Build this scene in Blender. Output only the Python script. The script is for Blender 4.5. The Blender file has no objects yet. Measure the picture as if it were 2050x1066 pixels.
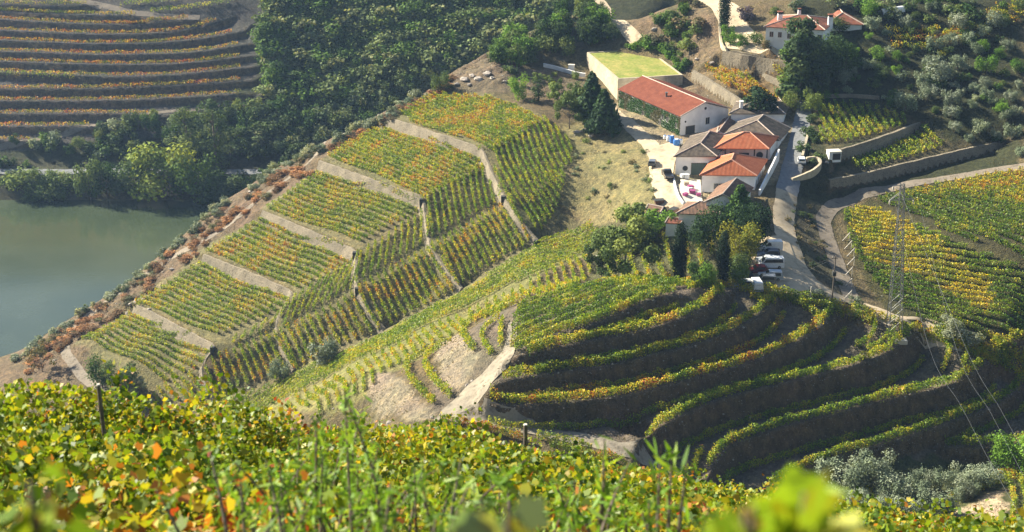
import bpy, math, random
import numpy as np
from mathutils import Vector, Matrix, geometry
# ------------------------------------------------------------------ camera, sky, sun, exposure
S = bpy.context.scene
COL = S.collection
TH = math.radians(22.0); CT, ST = math.cos(TH), math.sin(TH)
FPX, CU, CV, CAMZ = 3000.0, 1025.0, 533.0, 150.0
cam_d = bpy.data.cameras.new('camera'); cam = bpy.data.objects.new('camera', cam_d); COL.objects.link(cam)
cam.location = (0, 0, CAMZ); cam.rotation_euler = (math.pi/2 - TH, 0, 0)
cam_d.sensor_width = 36.0; cam_d.lens = FPX/2050*36.0
cam_d.clip_start = 0.2; cam_d.clip_end = 3000
cam_d.dof.use_dof = True; cam_d.dof.focus_distance = 200; cam_d.dof.aperture_fstop = 3.2
S.camera = cam
SUN_EL, SUN_AZ = math.radians(32), math.radians(-60)      # azimuth clockwise from +Y
sun_dir = Vector((math.sin(SUN_AZ)*math.cos(SUN_EL), math.cos(SUN_AZ)*math.cos(SUN_EL), math.sin(SUN_EL)))
W = bpy.data.worlds.new('World'); S.world = W; W.use_nodes = True
sky = W.node_tree.nodes.new('ShaderNodeTexSky'); sky.sky_type = 'NISHITA'; sky.sun_disc = False
sky.sun_elevation = SUN_EL; sky.sun_rotation = SUN_AZ % (2*math.pi); sky.altitude = 100; sky.air_density = 1.0; sky.dust_density = 0.6
bg = W.node_tree.nodes['Background']; W.node_tree.links.new(sky.outputs[0], bg.inputs[0]); bg.inputs[1].default_value = 0.055
sun_d = bpy.data.lights.new('sun', 'SUN'); sun_o = bpy.data.objects.new('sun', sun_d); COL.objects.link(sun_o)
sun_d.energy = 5.0; sun_d.angle = math.radians(0.5); sun_d.color = (1.0, 0.92, 0.76)
sun_o.rotation_euler = sun_dir.to_track_quat('Z', 'Y').to_euler(); sun_o.location = (-100, 100, 250)
S.view_settings.view_transform = 'Standard'; S.view_settings.look = 'None'; S.view_settings.exposure = 1.62; S.view_settings.gamma = 1
S.cycles.max_bounces = 6; S.cycles.diffuse_bounces = 3; S.cycles.glossy_bounces = 2; S.cycles.transmission_bounces = 4
S.cycles.transparent_max_bounces = 4; S.cycles.volume_bounces = 0; S.cycles.use_denoising = True
HAZE = 0.0001
R = random.Random(7); NR = np.random.RandomState(11)
# ------------------------------------------------------------------ survey helpers (pixel of the 2050 px photo + elevation -> world)
def slope_b(v): return -(v - CV)/FPX
def P(u, v, z):
    a, b = (u - CU)/FPX, slope_b(v)
    dy, dz = CT + b*ST, -ST + b*CT
    t = (z - CAMZ)/dz
    return (a*t, dy*t, z)
def proj(p):
    x, y, z = p[0], p[1], p[2] - CAMZ
    f = y*CT - z*ST; up = y*ST + z*CT
    return CU + FPX*x/f, CV - FPX*up/f
# ------------------------------------------------------------------ terrain: surveyed heights
pts = []; edges = []
def add_pt(p): pts.append(tuple(p)); return len(pts) - 1
def add_line(ps, link=True):
    ids = [add_pt(p) for p in ps]
    if link:
        for i in range(len(ids) - 1): edges.append((ids[i], ids[i+1]))
    return ids
def resample(ps, step):
    ps = [Vector(p) for p in ps]; out = [ps[0].copy()]
    for a, b in zip(ps[:-1], ps[1:]):
        L = (b - a).length; n = max(1, int(round(L/step)))
        for i in range(1, n+1): out.append(a.lerp(b, i/n))
    return out
def smooth(ps, it=2):
    ps = [Vector(p) for p in ps]
    for _ in range(it):
        ps = [ps[0]] + [ps[i-1]*.25 + ps[i]*.5 + ps[i+1]*.25 for i in range(1, len(ps)-1)] + [ps[-1]]
    return ps
def offset(ps, d):                                        # d>0: to the right of the heading
    out = []
    for i, p in enumerate(ps):
        a = ps[max(0, i-1)]; b = ps[min(len(ps)-1, i+1)]
        t = Vector((b[0]-a[0], b[1]-a[1])); t.normalize()
        dd = d[i] if hasattr(d, '__len__') else d
        out.append(Vector((p[0] + t.y*dd, p[1] - t.x*dd, p[2])))
    return out
# terraced knoll: lip of every bank (u, v, z, bank height)
CREST = [
 [(1120,672,44.6,.3),(1150,665,44.9,.7),(1200,648,45.3,1.3),(1250,625,45.8,1.8),(1300,603,46.2,2.2),(1335,590,46.4,2.2),(1356,585,46.4,1.9),(1372,590,46.3,1.2)],
 [(1035,715,43.2,2.2),(1060,708,43.3,2.4),(1110,703,43.4,2.5),(1150,692,43.5,2.6),(1200,680,43.7,2.8),(1250,673,43.8,3),(1300,660,43.9,3),(1350,645,44,3),(1400,628,44,3),(1430,611,44,2.9),(1450,595,44,2.5),(1462,584,43.9,1.6)],
 [(985,772,40.6,2.5),(1010,765,40.7,2.7),(1060,757,40.8,2.8),(1110,747,40.8,2.8),(1150,743,40.8,2.9),(1200,737,40.8,3),(1250,728,40.9,3.1),(1300,712,40.9,3.1),(1350,702,40.9,3.1),(1400,690,40.9,3.2),(1440,675,41,3.3),(1480,658,41,3.3),(1510,640,41,3.2),(1535,622,41,2.9),(1552,608,41,2.2),(1562,600,41,1.3)],
 [(958,810,37.9,2.6),(1000,812,38,2.8),(1050,813,38,3),(1100,811,38,3.3),(1150,808,37.9,3.6),(1200,802,37.8,3.6),(1250,793,37.8,3.2),(1300,783,37.7,2.9),(1350,770,37.7,2.8),(1400,757,37.6,2.8),(1450,745,37.6,2.8),(1500,728,37.6,3),(1550,710,37.6,3.2),(1600,685,37.7,3.6),(1640,660,37.7,3.8),(1665,640,37.8,3.3),(1680,628,37.9,2.2)],
 [(1285,878,34.4,3.6),(1320,858,34.5,4),(1350,842,34.6,4.2),(1400,815,34.7,4.2),(1450,797,34.7,4.2),(1500,786,34.7,4.2),(1550,772,34.6,4.2),(1600,761,34.6,4.2),(1650,749,34.6,4.3),(1700,736,34.6,4.4),(1750,720,34.6,4.6),(1800,696,34.7,4.6),(1825,680,34.8,4.3),(1840,668,35,3)],
 [(1420,950,29.6,2),(1440,912,30,3.2),(1460,893,30.3,3.8),(1520,872,30.4,4.1),(1580,852,30.4,4.2),(1650,836,30.4,4.2),(1700,823,30.4,4.2),(1750,808,30.4,4.2),(1800,795,30.4,4.1),(1850,786,30.4,4.1),(1900,774,30.5,4.1),(1950,752,30.6,4),(1972,740,30.7,3.7),(1985,728,31,2.5)],
 [(1540,978,26.2,1.6),(1600,944,26.2,2.2),(1650,926,26.2,2.8),(1700,910,26.2,3.2),(1750,897,26.2,3),(1807,880,26.3,2.6),(1850,866,26.3,2.5),(1896,849,26.4,2.6),(1956,829,26.4,2.6),(2015,803,26.4,2.6),(2045,782,26.5,2.4),(2062,765,27.2,2),(2075,750,28.3,1.5)],
 [(1862,899,22.9,1.0),(1896,899,23.1,2.4),(1994,896,23.4,2.8),(2060,890,23.4,2.8),(2130,865,23.5,2.4)],
]
crest3 = []
for C in CREST:
    raw = [Vector(P(u, v, z)) for u, v, z, h in C]; hs = [c[3] for c in C]
    L = [0]
    for a, b in zip(raw[:-1], raw[1:]): L.append(L[-1] + (b-a).length)
    rs = smooth(resample(raw, 2.0), 3)
    l = [0]
    for a, b in zip(rs[:-1], rs[1:]): l.append(l[-1] + (b-a).length)
    hh = np.interp(np.array(l)*L[-1]/l[-1], L, hs)
    crest3.append((rs, hh))
    add_line(rs)
    toe = offset(rs, hh*0.42 + .15)
    toe = [Vector((p.x, p.y, p.z - h)) for p, h in zip(toe, hh)]
    toe2 = smooth(toe, 2)
    add_line(toe2)
# far terraces beyond the river
def far_plane(y): return 6 + .6*(y - 436)
def far_z_at(v):
    s = (ST - slope_b(v)*CT)/(CT + slope_b(v)*ST); y = 405.6/(s + .6); return 150 - s*y
K = 2.538
FAR = [
 [(0,20),(250,30),(500,20)],[(0,45),(300,65),(750,82)],[(0,95),(400,118),(700,120),(1020,92)],[(0,150),(400,170),(750,170),(1000,140),(1155,92)],
 [(0,200),(450,220),(800,215),(1050,190),(1250,148)],[(0,258),(500,275),(900,270),(1100,250),(1265,215)],[(0,308),(500,325),(900,322),(1100,300),(1275,275)],
 [(0,362),(300,380),(600,388),(900,378),(1100,355),(1285,330)],[(0,452),(500,450),(900,432),(1100,420),(1285,400)],
 [(0,510),(500,510),(900,495),(1100,480),(1290,468)],[(0,578),(500,575),(860,582)],[(0,640),(250,640),(520,637)],[(0,710),(100,711),(200,712)]]
far3 = []
for C in FAR:
    z = far_z_at(C[0][1]/K + 4)
    raw = [Vector(P(x/K, y/K + 4, z*.15 + .85*far_z_at(y/K + 4))) for x, y in [(-260, C[0][1]-1)] + C]
    rs = smooth(resample(raw, 4.0), 3); far3.append(rs); add_line(rs)
    toe = offset(rs, 1.1); add_line([Vector((p.x, p.y, p.z - 1.9)) for p in toe])
# retaining walls of the vineyard spur (top line u, v, z, wall height)
WALL = [
 [(765,232,46,2.0),(860,262,47,2.3),(965,297,47.5,2.3),(985,345,44.5,2.3),(1008,392,42.2,2.0),(1035,435,39.8,1.5),(1075,480,36.8,1.0)],
 [(640,322,39.5,2.0),(740,358,40.5,2.3),(848,395,41,2.3),(852,440,37.8,1.2),(860,490,34.8,1.0),(890,535,32.3,.8),(925,578,29.8,.6)],
 [(525,422,31.5,2.0),(620,462,32,2.3),(715,502,32.5,2.2),(712,540,30.3,1.0),(715,575,28.3,.8),(740,618,25.5,.7),(770,660,22.8,.5)],
 [(408,510,23,1.8),(500,545,24,2.3),(590,585,24.5,2.0),(565,620,22.0,.8),(550,655,19.3,.7),(570,700,16.8,.6),(590,740,14.4,.5)],
 [(270,608,14.5,2.2),(350,650,15.5,2.4),(432,692,16.5,2.0),(412,715,14.2,.8),(400,738,12,.7),(412,770,9.8,.6),(430,805,7.4,.5)]]
wall3 = []
def wall_lines(C, step=2.0, it=1, gap=.5):
    raw = [Vector(P(u, v, z)) for u, v, z, h in C]; hs = [c[3] for c in C]
    L = [0]
    for a, b in zip(raw[:-1], raw[1:]): L.append(L[-1] + (b-a).length)
    rs = smooth(resample(raw, step), it); l = [0]
    for a, b in zip(rs[:-1], rs[1:]): l.append(l[-1] + (b-a).length)
    hh = np.interp(np.array(l)*L[-1]/l[-1], L, hs)
    add_line(rs); bot = offset(rs, gap); add_line([Vector((p.x, p.y, p.z - h)) for p, h in zip(bot, hh)])
    return rs, hh
for C in WALL: wall3.append(wall_lines(C))
# loose surveyed points
LOOSE = """
1180,0,61.5 1100,40,59 1040,70,57 1000,95,55 950,125,52.3 900,150,50 860,180,47.5 800,205,46 740,245,43.5 690,265,41 640,290,37.5 590,315,34.5 540,340,32 500,370,29 440,405,26 400,440,23.5 370,470,21 330,500,18 290,535,15 250,570,12.5 200,600,9.7 150,630,7.5 100,660,5.5 50,700,2.5 0,725,.8
870,185,49 980,200,50 1080,235,50.5 1150,290,47.5 1170,350,44.5 1180,400,41 1165,440,38 930,140,51.5 1000,140,54 1000,175,51.5 1090,190,51.2
1165,480,36.6 1075,487,35.6 925,583,28.9 770,665,22 590,746,13.7 430,810,6.7 1000,535,32.5 850,625,25.4 680,705,18 510,780,10.4
165,680,10 240,650,11.5 415,708,13.6 330,765,8 230,745,8.5 250,790,6.5 130,700,6 160,745,6 300,800,5
760,740,33 700,790,28.5 755,790,31.3 790,845,32.5 820,730,33.5 690,750,24.5 850,650,30 930,640,32 1030,590,35.5 1060,560,36.5 1180,500,36.2 1130,560,38 1170,560,38 600,830,22 640,790,20
812,745,35 825,715,35 905,685,35 870,815,35.2 890,805,35.4 800,760,34.8 845,735,35.1 880,775,35.5
920,668,40 945,652,40.3 950,705,40.2 975,715,40.8 905,700,36 870,740,35.6 895,765,36.3 930,735,39.2 1000,695,42.4 1005,640,43.3
900,830,35.6 950,775,38.3 940,800,37.2 1000,735,41.6 1028,690,43.6 1020,640,44.6 960,640,41.5
1040,605,44.4 1090,600,45.2 1180,575,46.2 1300,566,46.7 1400,572,46.5 1430,585,45.6 1200,620,46 1100,650,45
1480,572,43.6 1420,566,42.5 1500,590,43.1 1560,588,41.8 1620,600,40.7
1100,860,33.8 1050,857,34.9 960,845,35.6 1180,882,31.5 1265,900,30.3 1310,930,29.3 1370,972,27.4 900,850,35.4 830,840,34 1400,1000,26.6
1610,210,53.5 1605,240,52.5 1590,330,49.8 1560,400,47.6 1570,480,45 1600,550,42.3 1680,600,39.6 1740,622,38.6 1800,645,37.5 1900,680,34.8 2000,708,32.5 1540,520,43.8
1520,400,47.6 1530,470,45.3 1500,540,42.8
1400,392,47.3 1340,410,47.2 1330,380,47.8 1320,350,48.5 1310,300,49.4 1275,262,50 1250,245,50.4 1360,290,49.8 1460,300,49.8 1450,250,50
1150,270,47.5 1200,300,47 1240,330,47.4 1280,360,47 1190,340,45.5 1260,420,44 1200,400,42 1220,440,40 1300,440,44 1380,465,43.7 1490,450,45 1320,500,41.2 1430,510,42.6 1360,565,41 1445,570,41.5 1250,560,39.6 1240,500,39.3
1237,207,50 1175,155,50.2 1110,140,51.5 1150,170,50.5 1200,205,50.2 1380,205,52.5
1340,108,56.5 1300,88,58 1230,60,59.5 1230,20,63 1300,20,65 1400,20,67 1400,60,63.5 1400,110,58.5 1400,150,55.5 1450,20,67.5 1470,60,64.2 1440,100,61 1540,100,63.2 1620,110,63 1560,60,66
1385,140,55 1400,170,54 1480,215,52.6 1570,225,53 1580,195,54.2 1450,137,57.6 1540,150,57.5 1590,160,57.5
1700,110,62 1750,80,65 1700,10,70.5 1600,0,71 1850,50,67 1950,10,71 2050,50,67.5 2050,120,62 1850,110,62 1700,160,58 1640,200,54.5 1800,160,58.5 1950,170,58.5 2050,200,57
1950,230,54.5 2050,270,52.5 1870,240,53.6
1660,410,43.4 1700,400,43.6 1780,375,44.8 1850,360,46 1950,348,47.7 2050,335,49.3 1640,450,42.6 1655,500,41 1700,575,38.9 1620,450,43.2 1640,540,40.6
1710,420,42.9 1760,400,44.2 1850,375,45.8 1950,362,47.2 2050,348,48.8 1700,480,41.6 1800,480,42.3 1900,480,44 2050,480,46.5 1730,560,38.7 1850,560,39.3 2050,560,41 1850,640,36.6 1950,640,37 2050,640,38 1960,680,34 2050,700,32
1600,1000,24.6 1700,985,23 1800,1000,22 1900,1000,21.6 1900,950,20.8 1780,945,21.5 2000,955,21 2060,935,20.6 1650,960,23.6 2050,960,21.5 1900,1030,24.5 2010,983,25 2010,1050,27 1800,1050,24
"""
for tok in LOOSE.split():
    u, v, z = map(float, tok.split(',')); add_pt(P(u, v, z))
# field walls on the right hillside and below the upper house: dry-stone walls with a real step
FWALL = [
 [(1668,306,51.2,2.2),(1720,291,51.5,2.3),(1780,271,51.9,2.3),(1842,247,52.3,1.6)],
 [(1660,362,47.3,1.6),(1740,347,47.6,2.0),(1830,325,48.2,2.2),(1920,303,49,2.2),(2010,285,49.8,1.6)],
 [(1388,143,56,2.3),(1430,168,55.6,2.4),(1475,197,55.0,2.2),(1498,213,54.6,1.6)],
 [(1448,104,61,3.6),(1485,112,61,3.6),(1530,118,61,2.6),(1585,128,61,2.2)],
 [(1526,147,57.5,1.2),(1550,158,57.1,1.6),(1580,170,56.6,1.6)]]
fwall3 = [wall_lines(C) for C in FWALL]
# hidden flank of the spur, falling to the river and the side valley
RID = [t for t in LOOSE.split()[:24]]
for tok in RID:
    u, v, z = map(float, tok.split(',')); x, y, z = P(u, v, z)
    if z > 3:
        add_pt((x - 3.8, y + 5.8, z - 4.5)); add_pt((x - .5*z*1.05 - 4, y + .6*z*1.05 + 6, -3 if x < -8 else 4))
# near slope below the camera
NEAR = [(-300,2.2,.345,18),(0,2.2,.352,18),(300,2.2,.392,19),(650,1.6,.466,26),(1000,1.3,.494,35),(1400,.9,.562,45),(1700,.9,.585,52),(2050,.9,.604,60),(2400,.9,.604,60)]
VH = 1.65
def near_z(u, y):
    us = [n[0] for n in NEAR]; a, b, e = (np.interp(u, us, [n[k] for n in NEAR]) for k in (1, 2, 3))
    if y <= e: return 150 - (a + VH + b*y)
    d = 150 - (a + VH + b*e) - .66*min(y - e, 60) - .585*max(0, y - e - 60)
    return d
for u in (-300, 0, 300, 500, 650, 820, 1000, 1200, 1400, 1700, 2050, 2400):
    for y in (1.5, 4, 7, 10, 14, 18, 22, 28, 35, 42, 50, 60, 75, 95, 120, 150, 175, 195):
        x = (u - CU)/FPX*y/.87*(1 if y > 10 else 2.2)
        z = near_z(u, y)
        if u <= 500 or z > 22: add_pt((x, y, max(z, 2 if u <= 500 else 24)))
for x in (-230, -180, -140): 
    for y, z in ((0, 140), (60, 108), (120, 70), (170, 34), (215, 4), (240, -3)): add_pt((x, y, z))
for x, y, z in ((-100,240,-2),(-70,235,2),(-60,262,3),(-30,230,16),(-45,205,18),(-100,215,4),(-85,270,3),(-230,300,-3),(-230,400,-3),(-150,300,-3),(-150,380,-3),(-125,290,-2),(-140,330,-3)): add_pt((x, y, z))
for x in (60, 100, 140, 180, 235):
    for y, z in ((0, 140), (60, 108), (120, 70), (160, 44), (190, 28)): add_pt((x*.9 + 25, y, z))
# far bank: shore, road shelf, hillside
for x in range(-240, 31, 15):
    add_pt((x, 421, -3 if x < -6 else 1)); add_pt((x, 425, .8 if x < -6 else 3)); add_pt((x, 430, 5.6)); add_pt((x, 437, 6.0))
for x, y, z in ((-110,445,9),(-80,455,14),(-60,460,18),(-45,452,14),(-30,455,17),(0,450,14),(40,455,18),(90,460,40),(-110,472,27),
                (-100,500,44),(-80,500,44),(-62,480,30),(-62,500,43),(-40,500,43),(-20,470,27),(10,480,36),(30,470,36),(-10,500,44),(20,500,45),(60,505,52),(-150,445,10.5),(-190,445,10.5),(-230,445,10.5)): add_pt((x, y, z))
for x in range(-240, 241, 40):
    add_pt((x, 520, 56 if x < 60 else 84)); add_pt((x, 580, 92 if x < 60 else 120))
for x, y, z in ((60,430,63),(100,420,73),(140,400,76),(180,380,72),(235,360,70),(235,470,95),(140,470,92),(180,300,60),(235,250,55),(180,250,46),(120,230,28),(140,260,38),(140,300,52),(120,210,26),(180,210,32),(235,190,34),(140,340,58)): add_pt((x, y, z))
# triangulate
V2 = [Vector((p[0], p[1])) for p in pts]
vo, eo, fo, ov, _, _ = geometry.delaunay_2d_cdt(V2, edges, [], 0, 1e-3)
PA = np.array(pts)
vz = np.zeros(len(vo)); vxy = np.array([(v.x, v.y) for v in vo])
nx = 0
for i, o in enumerate(ov):
    if o: vz[i] = np.mean([pts[k][2] for k in o])
    else:
        nx += 1
        d = np.hypot(PA[:,0]-vxy[i,0], PA[:,1]-vxy[i,1]); k = np.argsort(d)[:4]; w = 1/(d[k]+.05); vz[i] = (PA[k,2]*w).sum()/w.sum()
print('terrain pts', len(pts), 'crossings', nx)
TR = [(f[0], f[j], f[j+1]) for f in fo for j in range(1, len(f)-1)]
def raster(X, Y):
    H = np.full((len(Y), len(X)), np.nan)
    for a, b, c in TR:
        A, B, C = vxy[a], vxy[b], vxy[c]
        i0, i1 = np.searchsorted(X, [min(A[0],B[0],C[0])-1e-6, max(A[0],B[0],C[0])+1e-6]); j0, j1 = np.searchsorted(Y, [min(A[1],B[1],C[1])-1e-6, max(A[1],B[1],C[1])+1e-6])
        if i1 <= i0 or j1 <= j0: continue
        den = (B[1]-C[1])*(A[0]-C[0]) + (C[0]-B[0])*(A[1]-C[1])
        if abs(den) < 1e-12: continue
        xs = X[i0:i1][None, :]; ys = Y[j0:j1][:, None]
        l1 = ((B[1]-C[1])*(xs-C[0]) + (C[0]-B[0])*(ys-C[1]))/den; l2 = ((C[1]-A[1])*(xs-C[0]) + (A[0]-C[0])*(ys-C[1]))/den; l3 = 1-l1-l2
        m = (l1 >= -1e-6) & (l2 >= -1e-6) & (l3 >= -1e-6)
        h = l1*vz[a] + l2*vz[b] + l3*vz[c]; sub = H[j0:j1, i0:i1]; sub[m] = h[m]
    return H
def fill(H):
    for _ in range(200):
        bad = np.isnan(H)
        if not bad.any(): break
        G = H.copy()
        for sh, ax in ((1,0),(-1,0),(1,1),(-1,1)):
            Q = np.roll(H, sh, ax); m = np.isnan(G) & ~np.isnan(Q); G[m] = Q[m]
        H = G
    return H
def lattice(X, Y, cell, seed):                            # smooth value noise on any grid
    r = np.random.RandomState(seed); T = r.rand(256, 256)
    gx, gy = X/cell + 500, Y/cell + 500
    ix = np.floor(gx).astype(int); iy = np.floor(gy).astype(int); fx = gx-ix; fy = gy-iy; fx = fx*fx*(3-2*fx); fy = fy*fy*(3-2*fy)
    t = lambda i, j: T[j % 256, i % 256]
    return (t(ix,iy)*(1-fx)+t(ix+1,iy)*fx)*(1-fy) + (t(ix,iy+1)*(1-fx)+t(ix+1,iy+1)*fx)*fy
def fbm(X, Y, cell, seed, n=3):
    s = 0; a = 1; tot = 0
    for k in range(n): s = s + a*lattice(X, Y, cell/2**k, seed+k); tot += a; a *= .5
    return s/tot
def inpoly(px, py, poly):
    m = np.zeros(np.shape(px), bool); n = len(poly)
    for i in range(n):
        x1, y1 = poly[i][:2]; x2, y2 = poly[(i+1) % n][:2]
        if y1 == y2: continue
        m ^= ((y1 > py) != (y2 > py)) & (px < (x2-x1)*(py-y1)/(y2-y1) + x1)
    return m
def rng(*seg):
    out = []
    for a, b, s in seg: out.append(np.arange(a, b - 1e-9, s))
    return np.concatenate(out)
GX = rng((-236,-110,1.5),(-110,-24,.6),(-24,112,.5),(112,150,1.5),(150,237,3))
GY = rng((-6,60,1.0),(60,200,3),(200,268,.45),(268,362,.7),(362,440,1.0),(440,505,.6),(505,575,3))
HF = fill(raster(GX, GY))
UX = np.arange(-236, 237, 1.0); UY = np.arange(-6, 576, 1.0)
HU = fill(raster(UX, UY))
def blur(H, n):
    for _ in range(n):
        Q = np.pad(H, 1, mode='edge'); H = (Q[:-2,1:-1]+2*Q[1:-1,1:-1]+Q[2:,1:-1])/4
        Q = np.pad(H, 1, mode='edge'); H = (Q[1:-1,:-2]+2*Q[1:-1,1:-1]+Q[1:-1,2:])/4
    return H
def samp(H, X, Y, x, y):
    x = np.clip(x, X[0], X[-1]-1e-6); y = np.clip(y, Y[0], Y[-1]-1e-6)
    i = np.clip(np.searchsorted(X, x, side='right')-1, 0, len(X)-2); j = np.clip(np.searchsorted(Y, y, side='right')-1, 0, len(Y)-2)
    fx = (x-X[i])/(X[i+1]-X[i]); fy = (y-Y[j])/(Y[j+1]-Y[j])
    return (H[j,i]*(1-fx)+H[j,i+1]*fx)*(1-fy) + (H[j+1,i]*(1-fx)+H[j+1,i+1]*fx)*fy
# crisp ground near terraces and walls, softened elsewhere
MU = np.zeros_like(HU)
for rs in [c[0] for c in crest3] + [w[0] for w in wall3] + [w[0] for w in fwall3] + far3:
    for p in resample(rs, .8):
        i = int(round(p[0]+236)); j = int(round(p[1]+6))
        if 3 < i < len(UX)-4 and 4 < j < len(UY)-5: MU[j-2:j+3, i-2:i+3] = 1
MU = np.clip(blur(MU, 3), 0, 1)
HS = blur(HU, 10)
gxx, gyy = np.meshgrid(GX, GY)
m = samp(MU, UX, UY, gxx, gyy); m = np.clip(m*1.6, 0, 1)
H = HF*m + samp(HS, UX, UY, gxx, gyy)*(1-m)
# roughness of the ground
rock = np.zeros_like(HU)
def paint(M, poly, val=1.0):
    xs = [p[0] for p in poly]; ys = [p[1] for p in poly]
    ux, uy = np.meshgrid(UX, UY); M[inpoly(ux, uy, poly)] = val
rockp = [((1000,100),(900,155),(865,182),(1000,182),(1010,140)), ]
def xyp(l): return [P(u, v, z) for u, v, z in l]
RK = np.zeros_like(HU)
for pl, a in ((xyp([(1000,90,55),(895,150,50),(862,184,48),(1000,180,51),(1030,150,53),(1060,110,55)]), 2.6), (xyp([(1250,40,63),(1340,112,57),(1390,112,59),(1400,150,55),(1490,215,54),(1400,200,53),(1375,150,54),(1330,98,57),(1290,80,59)]), 2.0), (xyp([(1330,30,66),(1400,30,67),(1435,120,59),(1390,135,56),(1340,105,57)]), 2.4),
              (xyp([(860,186,47),(800,208,46),(640,293,37.5),(500,373,29),(400,443,23.5),(290,538,15),(150,633,7.5),(50,700,2.5),(110,720,5),(260,600,12),(400,505,22),(520,420,30),(640,320,38),(760,240,45)]), 1.3), (xyp([(1140,240,49),(1210,270,48),(1190,300,46),(1140,280,47)]), 2.2), (xyp([(880,690,36),(930,665,39.5),(950,710,40),(930,770,38.5),(890,775,36),(870,740,35.6)]), .7), (xyp([(760,745,33),(805,760,34.5),(865,830,34.5),(830,845,33.5),(770,830,32)]), .6)):
    ux, uy = np.meshgrid(UX, UY); RK = np.maximum(RK, inpoly(ux, uy, pl)*a)
RK = samp(blur(RK, 3), UX, UY, gxx, gyy)
dyy, dxx = np.gradient(H, GY, GX); stp = np.clip((np.hypot(dxx, dyy) - .7)/.4, 0, 1)*m*(gyy < 266)
H += stp*((fbm(gxx, gyy, 2.2, 81, 3) - .5)*.9 + (fbm(gxx*2.5, gyy*.5, 1.6, 83, 2) - .5)*.35)
ca, sa = math.cos(.6), math.sin(.6); rx, ry = gxx*ca + gyy*sa, -gxx*sa + gyy*ca
H += RK*(1 - m)*(.5 - 2*np.abs(fbm(rx*.45, ry, 3.4, 71, 4) - .5))
H += (fbm(gxx, gyy, 3.0, 5) - .5)*.28 + (fbm(gxx, gyy, 14, 9, 2) - .5)*.5*(1-m)
def hz(x, y): return samp(H, GX, GY, np.asarray(x, float), np.asarray(y, float))
def hz1(x, y): return float(hz(np.array([x]), np.array([y]))[0])
def G(u, v, ymin=195.0, ymax=560.0):                      # first ground point seen through a photo pixel
    a, b = (u - CU)/FPX, slope_b(v); dy, dz = CT + b*ST, -ST + b*CT
    ys = np.arange(ymin, ymax, .25); t = ys/dy; xs = a*t; zs = CAMZ + dz*t
    k = np.nonzero(zs < hz(xs, ys))[0]
    if len(k) == 0: k = [len(ys)-1]
    k = int(k[0]); y = ys[k]; x = xs[k]
    return Vector((x, y, hz1(x, y)))
def GL(s, ymin=195.0): return [G(*map(float, t.split(',')), ymin=ymin) for t in s.split()]
# ------------------------------------------------------------------ materials
def new_mat(name, rough=.8, spec=.3):
    m = bpy.data.materials.new(name); m.use_nodes = True; nt = m.node_tree; b = nt.nodes['Principled BSDF']
    b.inputs['Roughness'].default_value = rough; b.inputs['Specular IOR Level'].default_value = spec
    return m, nt, b
def nd(nt, t, **k):
    n = nt.nodes.new(t)
    for a, v in k.items(): setattr(n, a, v)
    return n
def noise(nt, scale, detail=4, coord='Object', vec=None, rough=.6):
    n = nd(nt, 'ShaderNodeTexNoise'); n.inputs['Scale'].default_value = scale; n.inputs['Detail'].default_value = detail; n.inputs['Roughness'].default_value = rough
    if vec is None:
        tc = nd(nt, 'ShaderNodeTexCoord'); vec = tc.outputs[coord]
    nt.links.new(vec, n.inputs['Vector']); return n
def ramp(nt, src, stops):
    r = nd(nt, 'ShaderNodeValToRGB'); e = r.color_ramp.elements
    e[0].position, e[0].color = stops[0][0], (*stops[0][1], 1); e[1].position, e[1].color = stops[-1][0], (*stops[-1][1], 1)
    for p, c in stops[1:-1]: x = e.new(p); x.color = (*c, 1)
    nt.links.new(src, r.inputs[0]); return r
def mix(nt, a, b, fac, mode='MIX'):
    m = nd(nt, 'ShaderNodeMix', data_type='RGBA', blend_type=mode)
    for s, i in ((a, 6), (b, 7)):
        if hasattr(s, 'is_output'): nt.links.new(s, m.inputs[i])
        else: m.inputs[i].default_value = (*s, 1)
    if hasattr(fac, 'is_output'): nt.links.new(fac, m.inputs[0])
    else: m.inputs[0].default_value = fac
    return m.outputs[2]
def bump(nt, b, src, dist, strength=1.0):
    n = nd(nt, 'ShaderNodeBump'); n.inputs['Distance'].default_value = dist; n.inputs['Strength'].default_value = strength
    nt.links.new(src, n.inputs['Height']); nt.links.new(n.outputs[0], b.inputs['Normal'])
def mat_noise(name, c1, c2, scale, rough=.85, bd=0.0, c3=None, big=None):
    m, nt, b = new_mat(name, rough); n = noise(nt, scale)
    st = [(.3, c1), (.7, c2)] if c3 is None else [(.28, c1), (.5, c2), (.72, c3)]
    r = ramp(nt, n.outputs[0], st); out = r.outputs[0]
    if big:
        n2 = noise(nt, big, 3); r2 = ramp(nt, n2.outputs[0], [(.3, (.7,.7,.7)), (.7, (1.15,1.12,1.08))]); out = mix(nt, out, r2.outputs[0], 1.0, 'MULTIPLY')
    nt.links.new(out, b.inputs['Base Color'])
    if bd: bump(nt, b, n.outputs[0], bd)
    return m
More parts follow.
